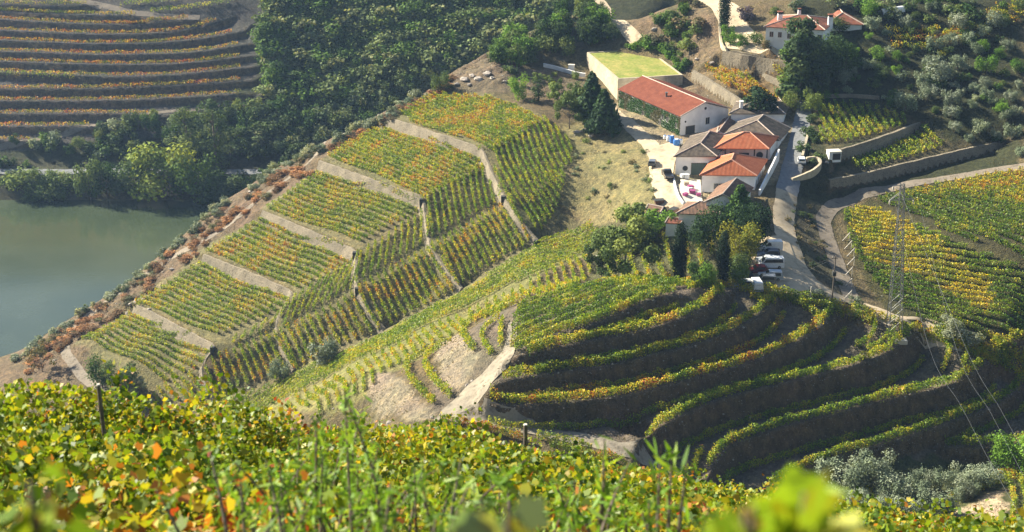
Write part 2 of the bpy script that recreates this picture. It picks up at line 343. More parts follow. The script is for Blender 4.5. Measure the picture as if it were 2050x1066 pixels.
def mat_leaf(name, transl=.35, rough=.5, lo=(.8,.82,.8), hi=(1.2,1.15,1.1)):
    m, nt, b = new_mat(name, rough, .35 if rough < .6 else .12); a = nd(nt, 'ShaderNodeAttribute', attribute_name='col')
    oi = nd(nt, 'ShaderNodeObjectInfo'); col = mix(nt, a.outputs['Color'], ramp(nt, oi.outputs['Random'], [(0, lo), (.5, (1,1,1)), (1, hi)]).outputs[0], 1.0, 'MULTIPLY')
    nt.links.new(col, b.inputs['Base Color'])
    t = nd(nt, 'ShaderNodeBsdfTranslucent'); g = mix(nt, col, (1.25,1.15,.5), 1.0, 'MULTIPLY'); nt.links.new(g, t.inputs['Color'])
    mx = nd(nt, 'ShaderNodeMixShader'); mx.inputs[0].default_value = transl
    nt.links.new(b.outputs[0], mx.inputs[1]); nt.links.new(t.outputs[0], mx.inputs[2])
    nt.links.new(mx.outputs[0], nt.nodes['Material Output'].inputs['Surface']); return m
M = {}
M['vine'] = mat_leaf('vine_leaf', .42, .5, (.92,.92,.92), (1.08,1.08,1.05))
M['tree'] = mat_leaf('tree_leaf', .28, .75, (.55,.62,.62), (1.5,1.32,1.1))
M['olive'] = mat_leaf('olive_leaf', .15, .8)
M['bark'] = mat_noise('bark', (.10,.075,.055), (.20,.16,.12), 6, .9, .03)
M['white'] = mat_noise('white_render', (.78,.78,.77), (.86,.86,.85), .6, .8, 0, big=.15)
M['cream'] = mat_noise('cream_stone', (.36,.31,.21), (.52,.45,.33), 1.4, .85, .02, big=.2)
M['stone'] = mat_noise('dry_stone', (.07,.06,.043), (.28,.24,.17), 3.2, .95, .25, (.165,.14,.10), big=.3)
M['slab'] = mat_noise('slab', (.50,.46,.38), (.62,.57,.48), 1.5, .85, .01)
M['dirtroad'] = mat_noise('dirt_road', (.27,.215,.14), (.50,.41,.28), .5, .92, .06, (.40,.325,.22), big=.12)
M['track'] = mat_noise('track', (.10,.083,.06), (.22,.185,.14), .9, .92, .1, (.155,.128,.095), big=.15)
M['knollpath'] = mat_noise('knoll_path', (.13,.112,.082), (.28,.245,.185), .7, .95, .25, (.20,.175,.13), big=.15)
M['greyroad'] = mat_noise('road_surface', (.13,.135,.14), (.20,.205,.205), 1.5, .85, .01)
M['wood'] = mat_noise('post_wood', (.09,.07,.055), (.20,.17,.14), 9, .85, .01)
M['metal'] = mat_noise('galvanised', (.15,.155,.155), (.24,.245,.245), 3, .5, 0); M['metal'].node_tree.nodes['Principled BSDF'].inputs['Metallic'].default_value = .6
M['glass'] = mat_noise('window_glass', (.015,.018,.022), (.03,.035,.04), 2, .12, 0)
M['dark'] = mat_noise('dark_timber', (.03,.032,.03), (.06,.06,.055), 4, .7, 0)
M['shutter'] = mat_noise('green_timber', (.05,.075,.06), (.08,.11,.09), 4, .6, 0)
M['rubber'] = mat_noise('rubber', (.015,.015,.015), (.03,.03,.03), 5, .8, 0)
M['plastic_blue'] = mat_noise('blue_plastic', (.03,.13,.38), (.05,.18,.45), 3, .45, 0)
M['plastic_mag'] = mat_noise('purple_plastic', (.24,.04,.13), (.34,.08,.19), 3, .5, 0)
M['cloth'] = mat_noise('pale_cloth', (.62,.62,.60), (.78,.78,.76), 3, .9, 0)
def mat_paint(name, c):
    m, nt, b = new_mat(name, .28, .5); b.inputs['Coat Weight'].default_value = .4; n = noise(nt, 2.5, 3)
    nt.links.new(ramp(nt, n.outputs[0], [(.3, tuple(x*.8 for x in c)), (.7, c)]).outputs[0], b.inputs['Base Color']); return m
for k, c in dict(p_white=(.78,.78,.77), p_navy=(.02,.035,.08), p_silver=(.42,.45,.48), p_red=(.16,.012,.016), p_black=(.018,.018,.02), p_grey=(.16,.17,.18)).items(): M[k] = mat_paint('paint'+k[1:], c)
def mat_tiles(name, base, dark, pale, wear=.5):
    m, nt, b = new_mat(name, .85, .2); uv = nd(nt, 'ShaderNodeUVMap'); sp = nd(nt, 'ShaderNodeSeparateXYZ'); nt.links.new(uv.outputs[0], sp.inputs[0])
    w = nd(nt, 'ShaderNodeTexWave', wave_type='BANDS', bands_direction='X', wave_profile='SIN'); w.inputs['Scale'].default_value = 1.15; w.inputs['Distortion'].default_value = .25
    nt.links.new(uv.outputs[0], w.inputs['Vector'])
    w2 = nd(nt, 'ShaderNodeTexWave', wave_type='BANDS', bands_direction='Y', wave_profile='SAW'); w2.inputs['Scale'].default_value = .8; w2.inputs['Distortion'].default_value = .4
    nt.links.new(uv.outputs[0], w2.inputs['Vector'])
    n = noise(nt, .7, 5, vec=uv.outputs[0]); n2 = noise(nt, 5, 2, vec=uv.outputs[0])
    c = ramp(nt, n.outputs[0], [(.3, dark), (.5, base), (.72, pale)]).outputs[0]
    c = mix(nt, c, ramp(nt, n2.outputs[0], [(.35, (.72,.72,.72)), (.65, (1.2,1.15,1.1))]).outputs[0], .6, 'MULTIPLY')
    c = mix(nt, c, ramp(nt, w.outputs[0], [(0, (.5,.5,.5)), (.5, (1.05,1.05,1.05))]).outputs[0], .6, 'MULTIPLY')
    nt.links.new(c, b.inputs['Base Color'])
    ad = nd(nt, 'ShaderNodeMath', operation='ADD'); nt.links.new(w.outputs[0], ad.inputs[0]); nt.links.new(w2.outputs[0], ad.inputs[1]); bump(nt, b, ad.outputs[0], .05)
    return m
M['t_orange'] = mat_tiles('new_orange_tiles', (.50,.15,.065), (.42,.115,.05), (.56,.20,.095))
M['t_red'] = mat_tiles('red_tiles', (.20,.055,.027), (.15,.042,.023), (.25,.078,.04))
M['t_grey'] = mat_tiles('weathered_tiles', (.13,.105,.08), (.065,.055,.045), (.24,.19,.14))
M['t_brown'] = mat_tiles('brown_tiles', (.20,.12,.08), (.11,.075,.055), (.34,.19,.12))
M['t_house'] = mat_tiles('house_tiles', (.27,.10,.06), (.18,.075,.05), (.36,.16,.10))
# ground: surveyed soil colours in an attribute, broken up by noise, bare earth on the steep banks
m, nt, b = new_mat('soil', .95, .15); M['soil'] = m
a = nd(nt, 'ShaderNodeAttribute', attribute_name='col'); n1 = noise(nt, .55, 6, rough=.7); n2 = noise(nt, 3.0, 4); n3 = noise(nt, .09, 3)
mp = nd(nt, 'ShaderNodeMapping'); mp.inputs['Scale'].default_value = (1.1, 1.1, .28); tcc = nd(nt, 'ShaderNodeTexCoord'); nt.links.new(tcc.outputs['Object'], mp.inputs[0]); n4 = noise(nt, 1.0, 6, vec=mp.outputs[0], rough=.75)
c = mix(nt, a.outputs['Color'], ramp(nt, n1.outputs[0], [(.3, (.55,.55,.58)), (.5, (1,1,1)), (.72, (1.5,1.4,1.25))]).outputs[0], .85, 'MULTIPLY')
c = mix(nt, c, ramp(nt, n2.outputs[0], [(.3, (.6,.6,.6)), (.7, (1.4,1.4,1.4))]).outputs[0], .7, 'MULTIPLY')
c = mix(nt, c, ramp(nt, n3.outputs[0], [(.3, (.85,.95,.8)), (.7, (1.15,1.05,1.05))]).outputs[0], .8, 'MULTIPLY')
c = mix(nt, c, ramp(nt, n4.outputs[0], [(.32, (.45,.45,.48)), (.5, (1,.98,.95)), (.7, (1.7,1.5,1.2))]).outputs[0], .75, 'MULTIPLY')
nt.links.new(c, b.inputs['Base Color'])
ad = nd(nt, 'ShaderNodeMath', operation='ADD'); nt.links.new(n1.outputs[0], ad.inputs[0]); nt.links.new(n2.outputs[0], ad.inputs[1]); bump(nt, b, ad.outputs[0], .55)
m, nt, b = new_mat('river_water', .09, .5); M['water'] = m
n = noise(nt, .035, 3); nt.links.new(ramp(nt, n.outputs[0], [(.35, (.038,.054,.030)), (.65, (.055,.072,.042))]).outputs[0], b.inputs['Base Color'])
n = noise(nt, 1.3, 3); bump(nt, b, n.outputs[0], .02, .6)
m, nt, b = new_mat('roof_grass', .95, .1); M['grass'] = m
n = noise(nt, 1.6, 6); n2 = noise(nt, .25, 3); c = ramp(nt, n.outputs[0], [(.3, (.17,.20,.05)), (.7, (.34,.32,.10))]).outputs[0]
nt.links.new(mix(nt, c, ramp(nt, n2.outputs[0], [(.35, (.7,.85,.6)), (.65, (1.2,1.05,1.1))]).outputs[0], 1, 'MULTIPLY'), b.inputs['Base Color']); bump(nt, b, n.outputs[0], .1)
# ------------------------------------------------------------------ mesh + object helpers
def obj(name, me, parent=None, loc=None):
    o = bpy.data.objects.new(name, me); COL.objects.link(o)
    if parent is not None: o.parent = parent
    if loc is not None: o.location = loc
    return o
def tag(o, label=None, cat=None, group=None, kind=None):
    if label: o['label'] = label
    if cat: o['category'] = cat
    if group: o['group'] = group
    if kind: o['kind'] = kind
    return o
def thing(name, loc, label, cat, group=None, rz=0):
    o = bpy.data.objects.new(name, None); COL.objects.link(o); o.location = loc; o.rotation_euler = (0, 0, rz); o.empty_display_size = .3
    return tag(o, label, cat, group)
def copy_tree(o, loc, rz=0, sc=1, label=None, group=None, parent=None):
    r = o.copy(); COL.objects.link(r)
    if parent is None:
        r.location = loc; r.rotation_euler = (0, 0, rz); r.scale = (sc, sc, sc) if not hasattr(sc, '__len__') else sc
        if label: r['label'] = label
        if group: r['group'] = group
    else: r.parent = parent
    for ch in list(o.children): copy_tree(ch, None, parent=r)
    return r
def np_mesh(name, co, quads, mats, cols=None, mi=None, smooth=False):
    me = bpy.data.meshes.new(name); co = np.asarray(co, np.float32); q = np.asarray(quads, np.int32); k = q.shape[1]
    me.vertices.add(len(co)); me.vertices.foreach_set('co', co.ravel()); me.loops.add(q.size); me.loops.foreach_set('vertex_index', q.ravel())
    me.polygons.add(len(q)); me.polygons.foreach_set('loop_start', (np.arange(len(q))*k).astype(np.int32))
    if mi is not None: me.polygons.foreach_set('material_index', np.asarray(mi, np.int32))
    if smooth: me.polygons.foreach_set('use_smooth', np.ones(len(q), bool))
    me.update(calc_edges=True)
    for m in mats: me.materials.append(m)
    if cols is not None:
        a = me.color_attributes.new('col', 'FLOAT_COLOR', 'POINT'); c = np.ones((len(co), 4), np.float32); c[:, :3] = cols; a.data.foreach_set('color', c.ravel())
    return me
class MB:                                                 # small mesh builder: boxes, tubes, prisms
    def __init__(s): s.v = []; s.f = []; s.uv = []
    def face(s, ps, uv=None):
        k = len(s.v); s.v += [tuple(p) for p in ps]; s.f.append(tuple(range(k, k+len(ps)))); s.uv.append(uv or [(0, 0)]*len(ps))
    def hexa(s, c):
        for q in ((0,3,2,1),(4,5,6,7),(0,1,5,4),(1,2,6,5),(2,3,7,6),(3,0,4,7)): s.face([c[i] for i in q])
    def box(s, x0, x1, y0, y1, z0, z1): s.hexa([(x0,y0,z0),(x1,y0,z0),(x1,y1,z0),(x0,y1,z0),(x0,y0,z1),(x1,y0,z1),(x1,y1,z1),(x0,y1,z1)]); return s
    def tube(s, ps, rs, n=6, cap=True):
        ps = [Vector(p) for p in ps]; rings = []
        for i, p in enumerate(ps):
            t = (ps[min(i+1, len(ps)-1)] - ps[max(i-1, 0)]).normalized(); a = t.orthogonal().normalized(); bb = t.cross(a)
            r = rs[i] if hasattr(rs, '__len__') else rs
            rings.append([p + (a*math.cos(2*math.pi*k/n) + bb*math.sin(2*math.pi*k/n))*r for k in range(n)])
        k0 = len(s.v)
        for r in rings: s.v += [tuple(q) for q in r]
        for i in range(len(ps)-1):
            for k in range(n): s.f.append((k0+i*n+k, k0+i*n+(k+1)%n, k0+(i+1)*n+(k+1)%n, k0+(i+1)*n+k)); s.uv.append([(0,0)]*4)
        if cap:
            s.f.append(tuple(k0+k for k in reversed(range(n)))); s.uv.append([(0,0)]*n); e = k0+(len(ps)-1)*n; s.f.append(tuple(e+k for k in range(n))); s.uv.append([(0,0)]*n)
        return s
    def mesh(s, name, mat, smooth=False):
        me = bpy.data.meshes.new(name); me.from_pydata(s.v, [], s.f); me.materials.append(mat)
        u = me.uv_layers.new(name='UVMap'); u.data.foreach_set('uv', np.array([c for f in s.uv for c in f], np.float32).ravel())
        if smooth: me.polygons.foreach_set('use_smooth', [True]*len(me.polygons))
        me.update(); return me
    def build(s, name, mat, parent=None, smooth=False, loc=None): return obj(name, s.mesh(name, mat, smooth), parent, loc)
# leaves -----------------------------------------------------------
def unit(n):
    v = NR.normal(size=(n, 3)); return v/np.linalg.norm(v, axis=1, keepdims=True)
def _lobes(n, k): return np.array([(math.sin(t)*r, math.cos(t)*r) for t, r in [(2*math.pi*i/n, (.5 + k*math.cos(5*2*math.pi*i/n)*(1 if i != n//2 else 0))*(1 if abs(i-n/2) > 1 else .62)) for i in range(n)]])
LOBE = _lobes(15, .09); LOBN = _lobes(20, .10)
DIAM = np.array([(0,-.55),(.42,0),(0,.55),(-.42,0)])
LANCE = np.array([(0,-.8),(.13,-.2),(.09,.4),(0,.85),(-.09,.4),(-.13,-.2)])
def leaves(c, size, cols, shape=DIAM, up=.5, nrm=None):   # one flat leaf per centre, returned as arrays
    n = len(c); N = unit(n) if nrm is None else nrm; N = N + np.array([0, 0, up]); N /= np.linalg.norm(N, axis=1, keepdims=True)
    T = np.cross(N, unit(n)); T /= np.linalg.norm(T, axis=1, keepdims=True) + 1e-9; B = np.cross(N, T)
    s = (size*NR.uniform(.65, 1.3, n))[:, None]; k = len(shape)
    v = c[:, None, :] + (T[:, None, :]*shape[None, :, 0:1] + B[:, None, :]*shape[None, :, 1:2])*s[:, None, :]
    v += N[:, None, :]*(-(shape[:, 0]**2)[None, :, None]*.5)*s[:, None, :]
    cc = np.repeat(cols, k, 0)
    if k > 8:                                             # browned lobe tips on some leaves
        tip = (np.hypot(shape[:, 0], shape[:, 1]) > .52)[None, :] & (NR.rand(n) < .35)[:, None]; cc = cc*np.where(tip.reshape(-1, 1), np.array([(1.1,.62,.45)]), 1.0)
    return v.reshape(-1, 3), np.arange(n*k).reshape(n, k), cc
def join_leaf(parts):
    co = []; q = []; cl = []; k = 0
    for v, f, c in parts: co.append(v); q.append(f + k); cl.append(c); k += len(v)
    return np.concatenate(co), np.concatenate(q), np.concatenate(cl)
# palette of autumn vine leaves (leaf albedo)
VC = np.array([(.085,.17,.012),(.21,.30,.02),(.42,.42,.03),(.60,.46,.045),(.50,.20,.035),(.36,.06,.025)])
def vine_cols(n, w, px, py, patch=1.0, seed=3):
    w = np.array(w, float); w = w/w.sum(); L = lattice(px, py, 3.2, seed); L2 = lattice(px, py, 1.1, seed+5)
    r = NR.rand(n)*.5 + (np.clip((L*.55+L2*.45-.5)*1.9+.5, 0, 1))*.5*patch + NR.rand(n)*.5*(1-patch)
    r = np.clip(r, 0, .9999); r = np.argsort(np.argsort(r))/max(1, n)*.5 + r*.5 if n > 200 else r
    k = np.searchsorted(np.cumsum(w), np.clip(r, 0, .9999)); k = np.clip(k, 0, 5)
    return VC[k]*NR.uniform(.7, 1.25, (n, 1))
# ------------------------------------------------------------------ soil colours and the ground mesh
colU = np.zeros((len(UY), len(UX), 3)); colU[:] = (.13,.105,.06)
def zone(s, c, ymin=195.0, poly=None):
    pl = GL(s, ymin) if poly is None else poly
    ux, uy = np.meshgrid(UX, UY); wob = (fbm(ux, uy, 5, 31) - .5)*3.0
    colU[inpoly(ux + wob, uy - wob, pl)] = c
def box_poly(x0, x1, y0, y1): return [(x0,y0),(x1,y0),(x1,y1),(x0,y1)]
zone('', (.045,.05,.026), poly=box_poly(-240, 240, 405, 580))                       # far hillside, wooded
zone('', (.075,.072,.068), poly=[(-240,443),(-190,444),(-146,444),(-110,449),(-84,468),(-80,500),(-82,545),(-240,545)])   # far vineyard banks
zone('', (.06,.06,.035), poly=box_poly(-240, 40, 418, 440))
zone('', (.10,.09,.045), poly=box_poly(-240, 240, -10, 205))                        # near slope
zone('', (.155,.115,.078), poly=[(-130,300),(-120,290),(-95,286),(-30,360),(0,388),(30,412),(-20,415),(-60,385)])          # rocky crest of the spur
zone('1180,5 1100,45 1000,100 985,140 1000,175 1090,190 1175,150 1175,105 1330,98 1400,60 1400,0', (.115,.10,.055))
zone('1000,100 900,155 860,185 870,195 1000,185 1100,195 1170,190 1175,150 1090,135 1010,140', (.16,.125,.088))
zone('870,185 985,190 1090,235 1150,290 1140,340 1110,420 1165,440 1185,500 1060,562 930,640 780,710 600,800 430,812 300,812 150,690 270,600 400,500 520,425 640,325 760,235', (.17,.155,.08))
zone('770,668 925,585 1075,490 1170,450 1185,505 1060,565 1035,600 930,655 830,725 745,790 640,835 470,830 590,745', (.19,.185,.075))
zone('1110,250 1160,240 1250,250 1310,310 1320,350 1335,405 1300,430 1200,450 1165,440 1120,410 1145,330', (.215,.19,.095))
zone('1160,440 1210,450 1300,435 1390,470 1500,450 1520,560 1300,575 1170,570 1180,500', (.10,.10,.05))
zone('1200,207 1235,235 1310,300 1320,350 1330,408 1500,405 1590,330 1600,250 1240,205', (.27,.225,.15))
zone('1250,25 1340,108 1400,110 1385,143 1498,213 1410,215 1370,205 1365,150 1330,98 1230,60 1180,5 1400,5 1440,60 1450,130 1400,130', (.17,.13,.085))
zone('1330,100 1295,85 1250,100 1290,100', (.10,.16,.03))
zone('1400,135 1450,140 1590,160 1600,225 1500,212', (.20,.15,.08))
zone('1600,0 2050,0 2050,350 1700,400 1600,560 1580,480 1600,350 1640,205 1600,130', (.04,.045,.022))  # green upper right slope, tree shade put into its soil colour
zone('1640,212 1800,225 1842,245 1670,305 1635,290', (.09,.08,.045))
zone('1660,355 1840,265 1900,285 2000,285 1680,358', (.09,.08,.045))
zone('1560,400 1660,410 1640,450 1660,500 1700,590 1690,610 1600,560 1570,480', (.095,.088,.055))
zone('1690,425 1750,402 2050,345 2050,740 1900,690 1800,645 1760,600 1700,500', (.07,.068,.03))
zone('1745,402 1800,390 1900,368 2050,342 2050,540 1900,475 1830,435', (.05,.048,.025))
kn = [(-14,221),(-12,240),(-2,248),(10,252),(28,252),(50,254),(60,252),(72,251),(88,250),(102,251),(130,240),(130,200),(75,212),(44,205),(30,206),(0,214)]
zone('', (.14,.118,.092), poly=kn)
zone('760,745 805,760 870,830 830,848 770,830 740,790', (.24,.205,.155))
zone('878,690 930,662 952,710 935,775 885,778 868,740', (.25,.215,.165))
zone('1540,985 1700,915 1900,910 2060,905 2060,1066 1700,1066', (.07,.08,.035))
zone('1895,1032 1960,1000 2012,978 2008,1052', (.42,.34,.24))
zone('1480,565 1490,520 1540,480 1560,470 1600,540 1690,600 1660,620 1560,590', (.40,.33,.24))
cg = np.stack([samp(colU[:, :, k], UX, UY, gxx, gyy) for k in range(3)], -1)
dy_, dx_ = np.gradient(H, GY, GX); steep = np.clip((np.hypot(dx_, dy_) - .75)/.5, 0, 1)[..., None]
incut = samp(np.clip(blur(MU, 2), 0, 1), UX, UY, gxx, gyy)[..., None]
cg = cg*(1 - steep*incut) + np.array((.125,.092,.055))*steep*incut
ny, nx_ = H.shape
idx = np.arange(ny*nx_).reshape(ny, nx_)
quads = np.stack([idx[:-1,:-1], idx[:-1,1:], idx[1:,1:], idx[1:,:-1]], -1).reshape(-1, 4)
HG = H.copy()
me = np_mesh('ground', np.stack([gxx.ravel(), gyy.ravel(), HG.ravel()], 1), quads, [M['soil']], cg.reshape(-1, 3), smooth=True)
tag(obj('ground', me), kind='structure')
mb = MB(); mb.face([(-236,235,0),(40,235,0),(40,440,0),(-236,440,0)]); tag(mb.build('river', M['water']), kind='structure')
# draped ribbons (roads, tracks) and draped sheets (yards)
def ribbon(name, line, w, mat, lift=.07, step=1.0, ncr=4):
    rs = smooth(resample([Vector(p) for p in line], step), 4); co = []
    for i, p in enumerate(rs):
        ww = w[0] + (w[1]-w[0])*i/len(rs) if hasattr(w, '__len__') else w
        e0, e1 = R.uniform(-.12, .12)*min(1, ww/3), R.uniform(-.12, .12)*min(1, ww/3)
        for k in range(ncr+1):
            d = -ww/2 + ww*k/ncr + (e0 if k == 0 else e1 if k == ncr else 0)
            q = offset(rs[max(0,i-1):i+2], d)[1 if i > 0 else 0]; co.append((q.x, q.y, hz1(q.x, q.y) + lift))
    n = ncr+1; f = [(i*n+k, i*n+k+1, (i+1)*n+k+1, (i+1)*n+k) for i in range(len(rs)-1) for k in range(ncr)]
    o = obj(name, np_mesh(name, co, f, [mat], smooth=True)); tag(o, kind='structure'); return o
def sheet(name, poly, mat, lift=.06, step=.8):
    poly = [Vector((p[0], p[1])) for p in resample([Vector((p[0], p[1], 0)) for p in list(poly) + [poly[0]]], step)][:-1]
    xs = [p.x for p in poly]; ys = [p.y for p in poly]; V = list(poly); n = len(poly)
    gx, gy = np.meshgrid(np.arange(min(xs), max(xs), step), np.arange(min(ys), max(ys), step)); m = inpoly(gx, gy, poly)
    V += [Vector((x + .01, y + .013)) for x, y in zip(gx[m], gy[m])]
    a, _, f, *_r = geometry.delaunay_2d_cdt(V, [(i, (i+1) % n) for i in range(n)], [], 0, 1e-3)
    f = [t for t in f if inpoly(np.array([sum(a[i].x for i in t)/3]), np.array([sum(a[i].y for i in t)/3]), poly)[0]]
    me = bpy.data.meshes.new(name); me.from_pydata([(p.x, p.y, hz1(p.x, p.y) + lift) for p in a], [], f); me.materials.append(mat); me.update()
    return tag(obj(name, me), kind='structure')
ribbon('lane', GL('1614,150 1612,178 1610,210 1606,240 1597,290 1585,340 1575,385'), (3.2, 4.6), M['greyroad'], lift=.1)  # lane in a darker grey than the road it runs into
ribbon('road', GL('1577,375 1573,400 1568,430 1572,470 1590,520 1615,560 1655,590 1700,607 1750,625 1800,643 1850,660 1900,680 1960,698'), (4.4, 4.2), M['dirtroad'])
ribbon('track', GL('2075,333 2000,340 1900,357 1800,373 1720,392 1668,412 1646,440 1655,475 1672,520 1690,565 1705,600'), 3.2, M['track'])
ribbon('yard_road', GL('1215,212 1242,238 1268,258 1298,285 1318,315 1320,350 1330,385 1345,412'), (3.2, 4.5), M['dirtroad'])
ribbon('ridge_path', GL('300,812 210,790 165,755 132,712 128,685 160,645 230,595 290,552 345,515 400,490 445,462 500,415 560,370 640,305 700,262 755,228'), (2.2, 1.6), M['track'])
sheet('knoll_path', GL('1018,648 1034,648 1036,690 1028,712 1000,752 975,785 955,812 962,846 910,856 872,842 885,822 912,800 935,775 965,752 985,728 1006,706 1014,680'), M['knollpath'], .12, .6)
ribbon('lower_track', GL('905,830 1000,852 1100,868 1180,884 1260,905 1320,935 1380,975 1420,1010'), 3.0, M['knollpath'], lift=.11)
sheet('yard', GL('1300,300 1345,285 1362,292 1350,330 1345,365 1400,395 1410,410 1345,425 1322,400 1310,350'), M['dirtroad'], .14)
sheet('parking', GL('1525,478 1575,475 1600,540 1640,582 1560,592 1490,578 1470,565 1500,530'), M['dirtroad'], .14)
sheet('drive', GL('1395,0 1455,0 1490,40 1520,75 1530,95 1580,108 1575,118 1500,106 1455,98 1445,60 1430,30'), M['dirtroad'], .1)
far_road = [Vector((x, 433.2, 0)) for x in range(-236, 25, 4)]
ribbon('riverside_road', far_road, 3.2, M['greyroad'], lift=.25)
ribbon('hillside_track', GL('0,299 80,280 150,262 250,241 360,224 440,214 500,210 528,192 538,160 530,125 522,85 520,60', ymin=435), 1.5, M['track'])
ribbon('hill_path', GL('60,-20 160,2 215,14 270,28 330,34 400,36', ymin=435), 2.2, M['track'])
ribbon('ridge_track', GL('1195,-5 1215,20 1235,45 1262,70 1275,85'), 3, M['dirtroad'])
# ------------------------------------------------------------------ vine rows
MB_ = [M['vine'], M['bark']]
def row_mesh(name, rs, w, dens, size, hgt=1.5, wid=.30, h0=.35, seed=0, stems=True, shape=DIAM, ragged=.25, cols=None):
    rs = [Vector(p) for p in rs]; L = np.concatenate([[0], np.cumsum([(b-a).length for a, b in zip(rs[:-1], rs[1:])])])
    n = max(8, int(L[-1]*dens)); t = NR.uniform(0, L[-1], n)
    X = np.interp(t, L, [p.x for p in rs]); Y = np.interp(t, L, [p.y for p in rs])
    i = np.clip(np.searchsorted(L, t)-1, 0, len(rs)-2); tx = np.array([rs[k+1].x-rs[k].x for k in i]); ty = np.array([rs[k+1].y-rs[k].y for k in i]); l = np.hypot(tx, ty)+1e-9
    vig = .75 + .5*(lattice(X*1.0, Y*1.0, 1.3, 61) - .5)*2*ragged*2        # vigour along the row
    lat = NR.normal(0, wid, n)*np.clip(vig, .5, 1.4); top = hgt*np.clip(vig + .25, .6, 1.25)
    hh = h0 + (top - h0)*NR.uniform(0, 1, n)**.8
    if len(shape) > 8: sp = lattice(X*1.0, Y*1.0, .45, 91); hh = hh + np.where((sp > .72) & (NR.rand(n) < .5), NR.uniform(0, .55, n), 0); lat = lat + (lattice(X, Y, .9, 17)-.5)*.8
    X = X - ty/l*lat; Y = Y + tx/l*lat; Z = hz(X, Y) + hh
    keep = NR.rand(n) < np.clip(vig*1.5, .3, 1)
    c = np.stack([X, Y, Z], 1)[keep]
    cl = (cols if cols is not None else vine_cols)(len(c), w, c[:, 0], c[:, 1])
    parts = [leaves(c, size, cl, shape, up=.45)]
    co, q, cc = parts[0]; mi = np.zeros(len(q), int)
    if stems and len(shape) == 4:
        ns = int(L[-1]/1.2); ts = np.linspace(.2, max(.3, L[-1]-.2), max(2, ns)); xs = np.interp(ts, L, [p.x for p in rs]); ys = np.interp(ts, L, [p.y for p in rs]); zs = hz(xs, ys)
        hs = np.where(np.arange(len(ts)) % 5 == 0, hgt*1.12, hgt*.6); r = .045
        sv = []; 
        for x, y, z, h in zip(xs, ys, zs, hs): sv += [(x-r,y,z-.1),(x+r,y,z-.1),(x+r,y,z+h),(x-r,y,z+h),(x,y-r,z-.1),(x,y+r,z-.1),(x,y+r,z+h),(x,y-r,z+h)]
        k = len(co); co = np.concatenate([co, np.array(sv)]); q2 = np.arange(len(sv)).reshape(-1, 4) + k; q = np.concatenate([q, q2]); cc = np.concatenate([cc, np.full((len(sv), 3), .12)]); mi = np.concatenate([mi, np.ones(len(q2), int)])
    return np_mesh(name, co, q, MB_, cc, mi)
n_rows = 0; extra_rows = []
_o1 = 'first second third fourth fifth sixth seventh eighth ninth tenth eleventh twelfth thirteenth fourteenth fifteenth sixteenth seventeenth eighteenth nineteenth'.split(); _t = {2: ('twenty', 'twentieth'), 3: ('thirty', 'thirtieth'), 4: ('forty', 'fortieth'), 5: ('fifty', 'fiftieth')}
def ordw(k): return _o1[k-1] if k < 20 else _t[k//10][1] if k % 10 == 0 else _t[k//10][0] + '-' + _o1[k % 10 - 1]
def vine_row(rs, w, dens, size, label, group, **k):
    global n_rows
    if n_rows < 298:
        o = obj('vine_row', row_mesh('vine_row', rs, w, dens, size, **k)); tag(o, label, 'vine row', group); n_rows += 1
    else: extra_rows.append((rs, w, dens, size, k))
def clip_line(p, d, poly):
    ts = []
    for i in range(len(poly)):
        a, b = poly[i], poly[(i+1) % len(poly)]; e = (b[0]-a[0], b[1]-a[1]); den = d[0]*e[1]-d[1]*e[0]
        if abs(den) < 1e-9: continue
        t = ((a[0]-p[0])*e[1]-(a[1]-p[1])*e[0])/den; s = ((a[0]-p[0])*d[1]-(a[1]-p[1])*d[0])/den
        if 0 <= s < 1: ts.append(t)
    ts.sort(); return [(ts[i], ts[i+1]) for i in range(0, len(ts)-1, 2)]
def plot(poly, dirs, w, sp, dens, size, label, group, ymin=195.0, wig=.25, grow=1.05, **k):
    k.setdefault('h0', .12); dens = dens*1.35 if grow != 1.12 else dens
    pl = GL(poly, ymin); mc = sum(pl, Vector())/len(pl); pl = [mc + (p-mc)*grow for p in pl]; a, b = GL(dirs, ymin); d = Vector((b.x-a.x, b.y-a.y)); d.normalize(); nrm = Vector((-d.y, d.x))
    o = [nrm.x*p.x + nrm.y*p.y for p in pl]; s = min(o) + sp*.5; k0 = 0
    pc = Vector((d.x, d.y))*((d.x*mc.x + d.y*mc.y)); e0 = pc + nrm*min(o); e1 = pc + nrm*max(o); z_ = mc.z; q0, q1 = proj((e0.x, e0.y, z_)), proj((e1.x, e1.y, z_))
    side = ('left' if q0[0] < q1[0] else 'right') if abs(q0[0]-q1[0]) > abs(q0[1]-q1[1]) else ('top' if q0[1] < q1[1] else 'bottom')
    while s < max(o):
        k0 += 1; lab = label.replace('vine row', ordw(min(k0, 59)) + ' row from the ' + side, 1)
        if len(lab.split()) > 16: lab = label.replace('long vine row', ordw(min(k0, 59)) + ' row from ' + side, 1).replace('vine row', ordw(min(k0, 59)) + ' row from ' + side, 1)
        if len(lab.split()) > 16: lab = label
        for t0, t1 in clip_line((nrm.x*s, nrm.y*s), d, pl):
            t0 += R.uniform(-.3, .5); t1 -= R.uniform(-.3, .5)
            if t1 - t0 > 2.0:
                n = max(2, int((t1-t0)/1.5)); ph = R.uniform(0, 6)
                rs = []
                for i in range(n+1):
                    t = t0 + (t1-t0)*i/n; ww = wig*math.sin(t*.25 + 1.3) + R.uniform(-.05, .05); x = nrm.x*(s+ww) + d.x*t; y = nrm.y*(s+ww) + d.y*t; rs.append(Vector((x, y, hz1(x, y))))
                vine_row(rs, w, dens, size, lab, group, **k)
        s += sp*R.uniform(.96, 1.04)
